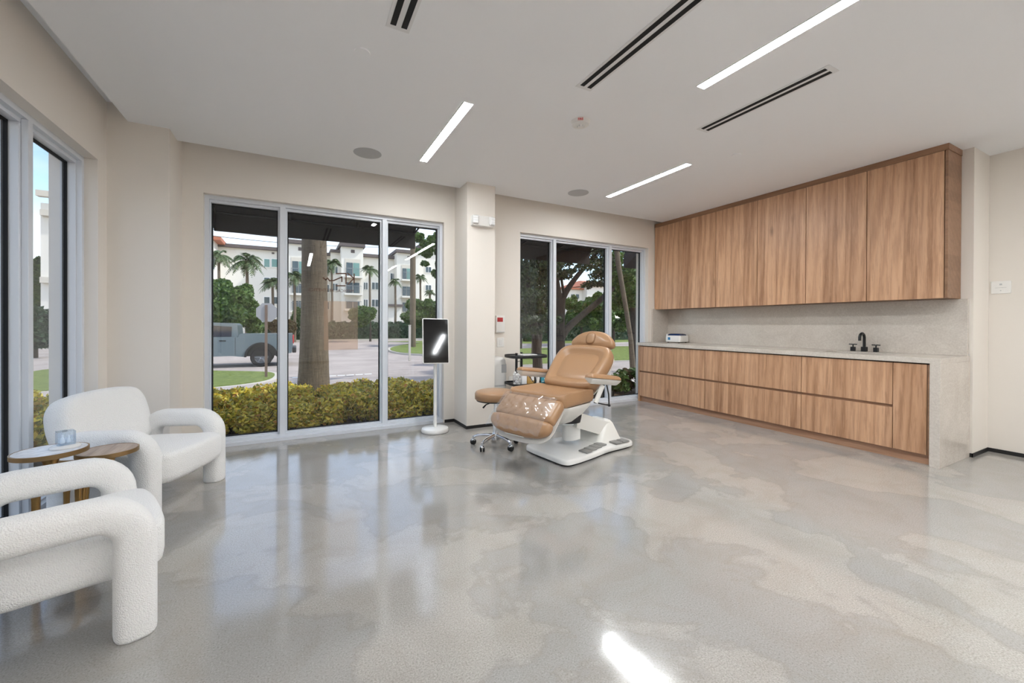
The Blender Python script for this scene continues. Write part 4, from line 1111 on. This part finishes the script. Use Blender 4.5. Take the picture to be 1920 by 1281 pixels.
bush('rounded hedge bush in front of the middle tower', 44, rb(16, 664, 700, 580, 606, 11, 9, 1, 17), 8000, .2, MT['leaf_g'], 41)
bush('rounded bush left of the palm trunk in front of the apartments', 46, rb(10, 555, 580, 584, 606, 9, 9, 1, 18), 4500, .2, MT['leaf_g'], 42)
bush('large bush in the right pane of the left window, in front of the apartments', 34, rb(22, 772, 830, 568, 606, 13, 11, 1.5, 19) + rb(8, 760, 790, 592, 612, 9, 7, 1, 20), 14000, .17, MT['leaf_g'], 43)
bush('brownish bush beside the octagonal sign', 44, rb(10, 512, 548, 606, 622, 9, 8, 1, 21), 2500, .28, MT['leaf_b'], 44)

def hedge(name, label, x0, x1, y, d, z0, z1, mt, seed, count, size):
    cx = (x0 + x1) / 2; r = empty(name, (cx, y, z0)); tag(r, label, 'hedge')
    L = x1 - x0; h = z1 - z0
    g = np.random.default_rng(seed)
    bl = [(-L / 2 + L * (i + .5) / int(L), 0, h * .62, .85, d / 2, h * .42) for i in range(int(L))] + [(-L / 2 + L * (i + .5) / int(L), 0, h * .3, .85, d / 2, h * .34) for i in range(int(L))]
    cloud('leaves', bl, count, size, mt, r, .6, 1, seed)
    MB().box(-L / 2, -d / 2 + .25, 0, L / 2, d / 2 - .25, h - .25).build('inner_branches', MT['leaf_h'], r, smooth=0)
p0 = on(470, 600, y=48); p1 = on(752, 600, y=48)
hedge('clipped_hedge', 'long dark clipped hedge across the street in front of the apartments', p0.x, on(980, 600, y=48).x, 48, 1.6, -.6, on(600, 603, y=48).z, MT['leaf_h'], 61, 26000, .22)
hedge('clipped_hedge', 'dark clipped hedge far behind the trees in the right window', on(985, 600, y=36).x, on(1240, 600, y=36).x, 36, 1.6, -.6, on(1100, 597, y=36).z, MT['leaf_h'], 62, 16000, .22)

# ---- palms in front of the apartments
def palm_mesh(seed, R_=2.0, n=22):
    g = np.random.default_rng(seed); V = []; Fc = []
    for k in range(n):
        a = 2 * PI * k / n + g.uniform(-.2, .2); el = g.uniform(-.15, 1.2); L = R_ * g.uniform(.85, 1.1)
        prev = None
        for i in range(17):
            t = i / 16
            hor = L * t * math.cos(el) * (1 - .12 * t); z = L * (t * math.sin(el) - .75 * t * t)
            c = np.array([hor * math.cos(a), hor * math.sin(a), z])
            if prev is not None:
                d = c - prev; d /= np.linalg.norm(d); side = np.cross(d, [0, 0, 1.0]); side /= np.linalg.norm(side) + 1e-9
                for s in (-1, 1):
                    for _ in range(2):
                        l = .55 * math.sin(PI * min(1, t * .9 + .12)) * g.uniform(.8, 1.1) * R_ / 2
                        tip = c + side * s * l * .8 + d * l * .5 + np.array([0, 0, -l * .45 * g.uniform(.6, 1.3)])
                        o = len(V); w = .10 * R_ / 2; c2 = c + d * g.uniform(-.05, .05)
                        V += [c2, c2 + d * w, tip, c2 - d * w * .3]; Fc.append((o, o + 1, o + 2, o + 3))
            prev = c
    return V, Fc
palm_cache = {}
def palm(px, py, y, rpx, label, seed=0, base_py=None):
    c = at(px, py, y); dpt = (c.x * .467 + y * .884) / 765; z0 = gz(y)
    r = empty('palm_tree', (c.x, y, z0)); tag(r, label, 'palm tree')
    rad = rpx * dpt
    V, Fc = palm_mesh(seed, rad)
    o = pydata('fronds', V, Fc, MT['palm'], r); o.location = (0, 0, c.z - z0)
    H = c.z - z0
    MB().tube([(0, 0, 0), (.05, 0, H * .5), (0, 0, H)], [.17, .13, .11], 10).build('trunk', MT['bark'], r, smooth=70)
palm(463, 488, 42, 42, 'full palm tree in the left pane, in front of the apartment wing', 1)
palm(410, 478, 48, 34, 'palm tree at the left edge of the left window', 2)
palm(511, 530, 46, 30, 'small drooping palm tree above the octagonal sign', 3)
palm(552, 518, 45, 32, 'palm tree just left of the thick palm trunk', 4)
palm(622, 494, 50, 30, 'palm tree just right of the thick palm trunk', 5)
palm(693, 505, 50, 24, 'slim palm tree right of the middle tower', 6)
palm(741, 527, 50, 18, 'palm tree at the mullion between the middle and right panes', 7)
palm(788, 520, 50, 20, 'palm tree in the right pane beside the light pole', 8)
palm(806, 548, 46, 16, 'low palm tree at the right edge of the left window', 9)
palm(1112, 560, 30, 15, 'palm tree beside the house with the red roof', 10)
palm(1003, 470, 16, 40, 'dark palm crown high in the left pane of the right window', 12)

# ---- apartment building across the street
YB_ = 60
bl = empty('apartment_building', (on(600, 600, y=YB_).x, YB_, -.6)); tag(bl, 'white four-storey apartment building with dark cornices across the street', 'building')
bx = bl.location
def bpt(px, py, dy=0): 
    p = on(px, py, y=YB_ + dy); return p.x - bx.x, p.y - bx.y, p.z - bx.z
def blk(name, x0, x1, ytop, dy, m, depth=6, zb=0, parent=bl, off=0, ybot=None):
    a = bpt(x0, ytop, dy); c = bpt(x1, ytop, dy); zt_ = bpt((x0 + x1) / 2, ytop, dy)[2]
    z0 = zb if ybot is None else bpt((x0 + x1) / 2, ybot, dy)[2]
    b = MB().box(a[0], dy - off, z0, c[0], dy + depth, zt_)
    return b.build(name, m, parent, smooth=0)
def corn(x0, x1, y0, y1, dy, m=None, out=.5):
    a = bpt(x0, y0, dy); c = bpt(x1, y0, dy); zt_ = bpt((x0 + x1) / 2, y0, dy)[2]; zb = bpt((x0 + x1) / 2, y1, dy)[2]
    b = MB().box(a[0] - .2, dy - out, zb, c[0] + .2, dy + 5, zt_); return b.build('cornice', m or MT['corn'], bl, smooth=0)
blk('wing_wall', 300, 401, 446, -3, MT['bld']); corn(300, 411, 440, 447, -3.2, MT['redroof'])
blk('wing_wall', 398, 540, 466, 0, MT['bld']); corn(398, 536, 461, 467, 0, MT['corn'])
blk('tower_wall', 536, 580, 457, -2, MT['bld'], 7); corn(536, 582, 451, 457.5, -2)
blk('wing_wall', 576, 642, 478, 1, MT['bld2']); corn(576, 628, 474, 479, 1); 
blk('wing_wall', 620, 642, 473, 0, MT['bld']); corn(622, 642, 469, 474, 0)
blk('tower_wall', 640, 681, 463, -2, MT['bld'], 7); corn(639, 681, 457.5, 463.5, -2)
blk('wing_wall', 680, 748, 483, 0, MT['bld']); corn(682, 748, 479, 484.5, 0)
blk('tower_wall', 744, 786, 475, -2, MT['bld'], 7); corn(744, 786, 470, 475.5, -2)
blk('wing_wall', 784, 900, 470, 1, MT['bld']); corn(786, 900, 465, 470, 1)
blk('low_wall', 728, 753, 574, -4, MT['bld'], 2); corn(728, 752, 571, 575, -4)
for (x, y, w) in ((563, 467, 7.5), (661.5, 471.5, 7), (767, 483, 6), (512, 475.5, 5)):
    a = bpt(x - w / 2, y - w / 2.2, -2 if w > 5 else 0); c = bpt(x + w / 2, y + w / 2.2 if w > 5 else y + 1.2, -2 if w > 5 else 0)
    MB().box(a[0], a[1] - .05, c[2], c[0], a[1] + .1, a[2]).build('vent', MT['corn'], bl, smooth=0)
def win(x0, x1, y0, y1, dy, m=None, two=True):
    a = bpt(x0, y0, dy); c = bpt(x1, y1, dy)
    z1 = bpt((x0 + x1) / 2, y0, dy)[2]; z0 = bpt((x0 + x1) / 2, y1, dy)[2]
    f = MB().box(a[0], dy - .10, z0, c[0], dy + .1, z1).build('window', MT['wframe'], bl, smooth=0)
    t = .09; xm = (a[0] + c[0]) / 2
    for (q0, q1) in (((a[0] + t, xm - t / 2), (xm + t / 2, c[0] - t)) if two else ((a[0] + t, c[0] - t),)):
        MB().box(q0, dy - .13, z0 + t, q1, dy - .10, z1 - t).build('pane', m or MT['win'], f, smooth=0)
for (x0, x1) in ((494, 507), (508, 521)):
    win(x0, x1, 485, 502, 0, MT['wing'], False); win(x0, x1, 520, 536, 0, MT['win'], False); win(x0, x1, 556, 571, 0, MT['win'], False)
win(384, 404, 484, 506, -3)
for y0, y1 in ((529, 544), (561, 576)):
    win(681, 690, y0, y1, 0); win(696, 710, y0, y1, 0); win(622, 634, y0 - 30, y1 - 30, 0)
for y0 in (498, 533, 565): win(602, 618, y0, y0 + 16, 1)
win(797, 809, 534, 546, 1); win(797, 809, 500, 512, 1); win(797, 809, 566, 578, 1); win(731, 742, 512, 526, 0)
def balcony(x0, x1, levels, dy, dark=MT['bld2']):
    """recessed balcony bays on a tower: back wall, glass doors, slab and railing on each floor"""
    for (y0, y1) in levels:
        a = bpt(x0, y0, dy - .02); c = bpt(x1, y1, dy - .02); xm = (x0 + x1) / 2
        z1 = bpt(xm, y0, dy)[2]; z0 = bpt(xm, y1, dy)[2]
        bay = MB(); bay.box(a[0], dy - .06, z0, c[0], dy - .02, z1); r = bay.build('balcony_bay', dark, bl, smooth=0)
        w = c[0] - a[0]
        MB().box(a[0] + w * .08, dy - .10, z0 + .1, a[0] + w * .48, dy - .06, z1 - .5).build('pane', MT['win'], r, smooth=0)
        MB().box(a[0] + w * .52, dy - .10, z0 + .1, a[0] + w * .92, dy - .06, z1 - .5).build('pane', MT['wing'] if y0 < 500 else MT['win'], r, smooth=0)
        MB().box(a[0] - .15, dy - 1.0, z0 - .22, c[0] + .15, dy, z0).build('slab', MT['bld'], r, smooth=0)
        rr = MB(); rr.box(a[0], dy - .98, z0 + .95, c[0], dy - .93, z0 + 1.02)
        for k in range(11): xk = a[0] + w * k / 10; rr.box(xk - .015, dy - .97, z0, xk + .015, dy - .94, z0 + .96)
        rr.build('railing', MT['rail'], r, smooth=0)
balcony(546, 573, ((483, 520), (525, 551), (557, 583)), -2)
balcony(647, 676, ((486, 519), (523, 551), (558, 580)), -2)
balcony(753, 771, ((497, 525), (531, 556), (561, 586)), -2)

# house with a red roof seen between the oak limbs
hs = empty('house', (on(1085, 560, y=45).x, 45, -.6)); tag(hs, 'cream house with a low red tiled roof behind the oak tree', 'house')
hx = hs.location
def hp(px, py): p = on(px, py, y=45); return p.x - hx.x, p.z - hx.z
a = hp(1060, 542); c = hp(1140, 542)
MB().box(a[0], 0, 0, c[0], 6, a[1]).build('wall', MT['bld'], hs, smooth=0)
a2 = hp(1092, 537); MB().box(a2[0], -1, 0, c[0], 6, a2[1]).build('wall', MT['bld'], hs, smooth=0)
MB().rings([[(a2[0] - .5, -1.4, a2[1]), (c[0], -1.4, a2[1]), (c[0], 7, a2[1]), (a2[0] - .5, 7, a2[1])], [(a2[0] + 1.6, 2.5, a2[1] + 1.1), (c[0], 2.5, a2[1] + 1.1), (c[0], 3, a2[1] + 1.1), (a2[0] + 1.6, 3, a2[1] + 1.1)]]).build('roof', MT['redroof'], hs, smooth=0)
MB().box(a[0] - .3, -.4, a[1], a2[0], 6, a[1] + .18).build('roof_edge', MT['redroof'], hs, smooth=0)
for x in (1071, 1080):
    q = hp(x, 552); q2 = hp(x + 5, 560); MB().box(q[0], -.08, q2[1], q2[0], 0.05, q[1]).build('window', MT['win'], hs, smooth=0)

# far cream tower seen through the left-wall window
tb = empty('corner_tower', (on(80, 500, y=40).x, 40, -.6)); tag(tb, 'cream corner tower with ledges seen through the narrow left window', 'building')
for (px0, px1, py, name) in ((76, 140, 380, 'tower_wall'),):
    p = on(px0, py, y=40); q = on(px1, py, y=40); MB().box(p.x - tb.location.x, 0, 0, q.x - tb.location.x, 6, p.z + .6).build(name, MT['bld'], tb, smooth=0)
for (py, px0) in ((366, 66), (403, 74), (530, 74)):
    p = on(px0, py, y=39.6); q = on(140, py, y=39.6); MB().box(p.x - tb.location.x, -.4, p.z + .6, q.x - tb.location.x, .1, p.z + 1.0).build('ledge', MT['bld2'], tb, smooth=0)
bush('broad leafy tree in the narrow left window, standing left of the cream tower', 45, rb(26, 40, 84, 500, 600, 12, 14, 1, 26), 9000, .3, MT['leaf_g'], 67, name='bushy_tree', cat='tree')
bush('dark clipped shrub in front of the cream corner tower', 30, rb(14, 60, 96, 590, 640, 12, 14, 1, 25), 4000, .25, MT['leaf_h'], 66, name='bushy_tree')
island([(40, 700), (100, 690), (130, 700), (130, 720), (60, 740)], -.42, 'corner_lawn')

# ---- awnings outside
def awning(x0, x1, label):
    r = empty('window_awning', ((x0 + x1) / 2, WB + .27, 2.2)); tag(r, label, 'awning', None)
    L = (x1 - x0) / 2; b = MB()
    pr = [(0, .95), (.50, .52), (.72, .26), (.72, .04), (.735, .04), (.735, .27), (.51, .545), (0, .975)]
    b.rings([[(x, y, z) for y, z in pr] for x in (-L, L)]); b.build('fabric', MT['awning'], r, smooth=0)
    f = MB()
    for q in (-L + .01, -L / 3, L / 3, L - .01): f.tube([(q, .02, .35), (q, .70, .25)], .012, 8); f.tube([(q, .02, .93), (q, .50, .51), (q, .71, .25)], .012, 8)
    f.tube([(-L, .71, .25), (L, .71, .25)], .014, 8); f.tube([(-L, .36, .64), (L, .36, .64)], .012, 8)
    f.build('awning_frame', MT['black'], r)
    MB().rings([[(q, y, z) for y, z in [(0, .95), (.50, .52), (.72, .26), (.72, .04), (.3, .30), (0, .45)]] for q in (-L, -L + .008)]).build('end_flap', MT['awning'], r, smooth=0)
awning(-.83, 1.47, 'dark fabric awning over the outside of the left window')
awning(2.45, 4.55, 'dark fabric awning outside the right window, left of the slim palm')
awning(5.35, 7.6, 'dark fabric awning beyond the right window, right of the slim palm')

# ---- overhead wires
def wire(y0, py0, py1, label):
    a = on(380, py0, y=y0); c = on(860, py1, y=y0); pts = []
    for k in range(13): t = k / 12; pts.append((a.x + (c.x - a.x) * t, y0, a.z + (c.z - a.z) * t - .5 * 4 * t * (1 - t)))
    o = MB().tube(pts, .02, 6).build('overhead_wire', MT['wire']); tag(o, label, 'wire', 'overhead wires across the street')
wire(34, 428, 452, 'thin overhead wire across the sky, the upper one'); wire(34, 440, 458, 'thin overhead wire across the sky, the lower one')
# wooden light pole in the right pane
p = at(774, 600, 30); r = empty('utility_pole', (p.x, 30, -.6)); tag(r, 'grey wooden utility pole in the right pane of the left window', 'pole')
MB().tube([(0, 0, 0), (0, 0, 12)], [.22, .18], 14).build('pole', MT['bark'], r)
b = MB().box(-.9, -.06, 10.8, .9, .06, 10.95); b.build('crossarm', MT['bark'], r, smooth=0)
p = at(768, 655, 20); r = empty('bollard_post', (p.x, 20, -.6)); tag(r, 'slim pale post on the small grass island', 'post')
MB().box(-.05, -.05, 0, .05, .05, on(768, 611, y=20).z + .6, .01, seg=1).build('post', MT['kerb'], r)
MB().box(-.06, -.06, on(768, 611, y=20).z + .6, .06, .06, on(768, 611, y=20).z + .64, .01, seg=1).build('cap', MT['kerb'], r)

# ---- octagonal sign seen from behind
p = at(499, 703, 14.2); r = empty('street_sign', (p.x, 14.2, -.42)); tag(r, 'octagonal street sign seen from behind on a thin post in the grass', 'sign')
zt_ = at(499, 586, 14.2).z + .42
MB().box(-.035, -.03, 0, .035, .0, zt_ + .22).build('post', MT['post'], r, smooth=0)
MB().poly([(.30 * math.cos(R(22.5 + 45 * k)), .30 * math.sin(R(22.5 + 45 * k))) for k in range(8)], -.004, .004, M=Matrix.Translation((.02, .01, zt_)) @ Matrix.Rotation(R(90), 4, 'X')).build('sign_plate', MT['signback'], r, smooth=0)

# ---- pickup truck
def truck():
    r = empty('pickup_truck', (-.10, 20.75, -.6), PI); tag(r, 'grey-blue pickup truck parked across the street, facing left', 'truck')
    W = .98
    def side(pts, y0, y1, name, m, bev=.0):
        b = MB(); b.poly([(p[0], p[1]) for p in pts], y0, y1, M=Matrix(((1, 0, 0, 0), (0, 0, 1, 0), (0, 1, 0, 0), (0, 0, 0, 1))))
        return b.build(name, m, r, smooth=30)
    def arch(cx, r0, n=12, z=.42): return [(cx + r0 * math.cos(PI * k / n), z + r0 * math.sin(PI * k / n)) for k in range(n + 1)]
    body = [(.08, .55)] + [(1.18 - .56, .50)] + [(2 * 1.18 - q[0], q[1]) for q in arch(1.18, .54)] + [(2.2, .48), (4.1, .48)] + [(2 * 4.72 - q[0], q[1]) for q in arch(4.72, .54)] + [(5.6, .50), (5.75, .62), (5.74, 1.12), (5.4, 1.2), (4.25, 1.24), (1.98, 1.24), (1.95, 1.36), (.06, 1.36), (.03, .9)]
    side(body, -W, W, 'body', MT['truck'])
    cab = [(1.98, 1.23), (2.02, 1.72), (2.12, 1.80), (3.3, 1.84), (3.6, 1.78), (4.45, 1.24)]
    side(cab, -W + .10, W - .10, 'cab', MT['truck'])
    for s in (-1, 1):
        y0, y1 = (W - .10, W - .085) if s > 0 else (-W + .085, -W + .10)
        side([(2.22, 1.26), (2.20, 1.66), (3.0, 1.72), (3.0, 1.26)], y0, y1, 'side_window', MT['tglass'])
        side([(3.06, 1.26), (3.06, 1.72), (3.5, 1.70), (4.15, 1.27)], y0, y1, 'side_window', MT['tglass'])
        for x in (2.5, 3.5):
            yy = s * (W + .012); MB().box(x - .11, yy - .02, 1.08, x + .11, yy + .01, 1.12, .008, seg=1).build('door_handle', MT['black'], r)
        ln = MB()
        for x in (2.08, 3.03, 4.0): ln.box(x - .006, s * W - .004, .52, x + .006, s * W + .004, 1.23)
        ln.build('door_gap', MT['black'], r, smooth=0)
        for cx in (1.18, 4.72):
            fl_ = MB(); ys_ = sorted((s * (W - .01), s * (W + .05)))
            outer = arch(cx, .60); inner = arch(cx, .52)
            rg = [[(q[0], ys_[0], q[1]), (q[0], ys_[1], q[1]), (p_[0], ys_[1], p_[1]), (p_[0], ys_[0], p_[1])] for q, p_ in zip(outer, inner)]
            fl_.rings(rg); fl_.build('fender_flare', MT['black_plastic'], r, smooth=30)
            Mw = Matrix.Translation((cx, s * (W - .14), .40)) @ Matrix.Rotation(R(90), 4, 'X')
            w = MB().lathe([(.25, -.12), (.37, -.13), (.40, -.09), (.40, .09), (.37, .13), (.25, .12), (.25, -.12)], 40, M=Mw, cap=False).build('wheel', MT['tyre'], r, smooth=40)
            rm = MB().lathe([(0, -.06), (.06, -.10), (.08, -.06), (.22, -.04), (.255, -.11), (.262, -.11), (.262, .11), (.255, .11), (.22, .04), (.08, .06), (.06, .10), (0, .06)], 32, M=Mw)
            for k in range(6): rm.box(.05, -.03, -.10, .25, .03, .10, .008, M=Mw @ Matrix.Rotation(k * PI / 3, 4, 'Z'), seg=1)
            rm.build('rim', MT['rim'], w, smooth=30)
    for cx in (1.18, 4.72): MB().box(cx - .52, -W + .03, .45, cx + .52, W - .03, .97).build('wheel_well', MT['black'], r, smooth=0)
    MB().box(-.10, -W + .05, .55, .06, W - .05, .78, .03).build('rear_bumper', MT['black_plastic'], r)
    for s in (-1, 1): MB().box(-.005, s * (W - .10) - .08, .95, .05, s * (W - .10) + .08, 1.28, .01).build('tail_light', MT['red'], r)
    MB().box(5.7, -W + .05, .5, 5.85, W - .05, .85, .04).build('front_bumper', MT['black_plastic'], r)
truck()

# ---- window decal and logo on the middle pane (logo mirrored, read from outside; beige reflection painted on a sheet)
YG = WB + .06 + .085 - .0075
a = on(607, 657, y=YG); c = on(671, 566, y=YG); cc_ = ((a.x + c.x) / 2, YG, (a.z + c.z) / 2)
r = empty('window_lettering', cc_); tag(r, 'brown logo and mirrored lettering stuck on the middle pane of the left window', 'window lettering')
MB().box(a.x - cc_[0], 0, a.z - cc_[2], c.x - cc_[0], .0015, c.z - cc_[2]).build('clear_sticker', MT['decal'], r, smooth=0)  # tinted sheet standing in for a reflection in the pane
def stroke(mb, pts, w=.012):
    P = [on(*q, y=YG) for q in pts]
    for p, q in zip(P, P[1:]):
        d = Vector((q.x - p.x, 0, q.z - p.z)).normalized(); s = Vector((d.z, 0, -d.x)) * w / 2
        p_, q_ = p - d * w * .4, q + d * w * .4
        mb.rings([[p_ - s, p_ + s, q_ + s, q_ - s], [v + Vector((0, .0012, 0)) for v in (p_ - s, p_ + s, q_ + s, q_ - s)]])
b = MB()
for s_ in ([(630.6, 513), (648.9, 513), (648.9, 532)], [(606, 521), (611, 525), (614, 521.5), (618, 526.5), (626, 526), (641, 519.5), (641, 528)], [(664, 514), (664, 530.5)], [(653, 533), (662.5, 523)], [(652, 512.5), (662.5, 521)], [(630, 536), (647, 536)]):
    stroke(b, s_, .013)
o = b.build('logo', MT['decal_ink'], smooth=0); o.parent = r; o.matrix_parent_inverse = Matrix.Translation([-v for v in cc_])
def dec(s, px, py, size, w=0.0):
    p = on(px, py, y=YG); text_obj('lettering', s, size, Matrix.Translation((p.x - cc_[0], 0, p.z - cc_[2])) @ Matrix.Rotation(R(90), 4, 'X'), MT['decal_ink'], r, mirror=True)
dec('MEDICAL AESTHETICS', 622, 545, .046)
SKY, SUN, EXPO = .21, 3, .66

# ------------------------------------------------------------------ light
w = bpy.data.worlds.new('sky'); scn.world = w; w.use_nodes = True; t = w.node_tree; t.nodes.clear()
out = t.nodes.new('ShaderNodeOutputWorld'); bg = t.nodes.new('ShaderNodeBackground')
sk = t.nodes.new('ShaderNodeTexSky'); sk.sky_type = 'NISHITA'; sk.sun_disc = False; sk.sun_elevation = R(38); sk.sun_rotation = R(170); sk.air_density = 1.0; sk.dust_density = .5; sk.ozone_density = 1.4
tc = t.nodes.new('ShaderNodeTexCoord'); mp = t.nodes.new('ShaderNodeMapping'); mp.inputs['Scale'].default_value = (1, 1, 3.5)
ns = t.nodes.new('ShaderNodeTexNoise'); ns.inputs['Scale'].default_value = 2.2; ns.inputs['Detail'].default_value = 7; ns.inputs['Roughness'].default_value = .55
rp = t.nodes.new('ShaderNodeValToRGB'); rp.color_ramp.elements[0].position = .40; rp.color_ramp.elements[1].position = .70
mx = t.nodes.new('ShaderNodeMix'); mx.data_type = 'RGBA'
t.links.new(tc.outputs['Generated'], mp.inputs[0]); t.links.new(mp.outputs[0], ns.inputs['Vector']); t.links.new(ns.outputs[0], rp.inputs[0])
t.links.new(rp.outputs[0], mx.inputs[0]); t.links.new(sk.outputs[0], mx.inputs[6]); mx.inputs[7].default_value = (5.2, 5.5, 6.2, 1)
t.links.new(mx.outputs[2], bg.inputs[0]); bg.inputs[1].default_value = SKY
t.links.new(bg.outputs[0], out.inputs[0])
sd = bpy.data.lights.new('sun', 'SUN'); sd.energy = SUN; sd.angle = R(2); sd.color = (1, .95, .87)
so = bpy.data.objects.new('sun', sd); col.objects.link(so)
so.rotation_euler = Vector((-.9, .32, -1)).to_track_quat('-Z', 'Y').to_euler()

vs_ = scn.view_settings; vs_.view_transform = 'Standard'; vs_.look = 'None'; vs_.exposure = EXPO; vs_.gamma = 1; vs_.use_curve_mapping = False
cy_ = scn.cycles; cy_.use_denoising = True; cy_.max_bounces = 10; cy_.diffuse_bounces = 5; cy_.glossy_bounces = 5; cy_.transmission_bounces = 8; cy_.transparent_max_bounces = 16
cy_.sample_clamp_indirect = 6; cy_.caustics_reflective = False; cy_.caustics_refractive = False; cy_.blur_glossy = .5
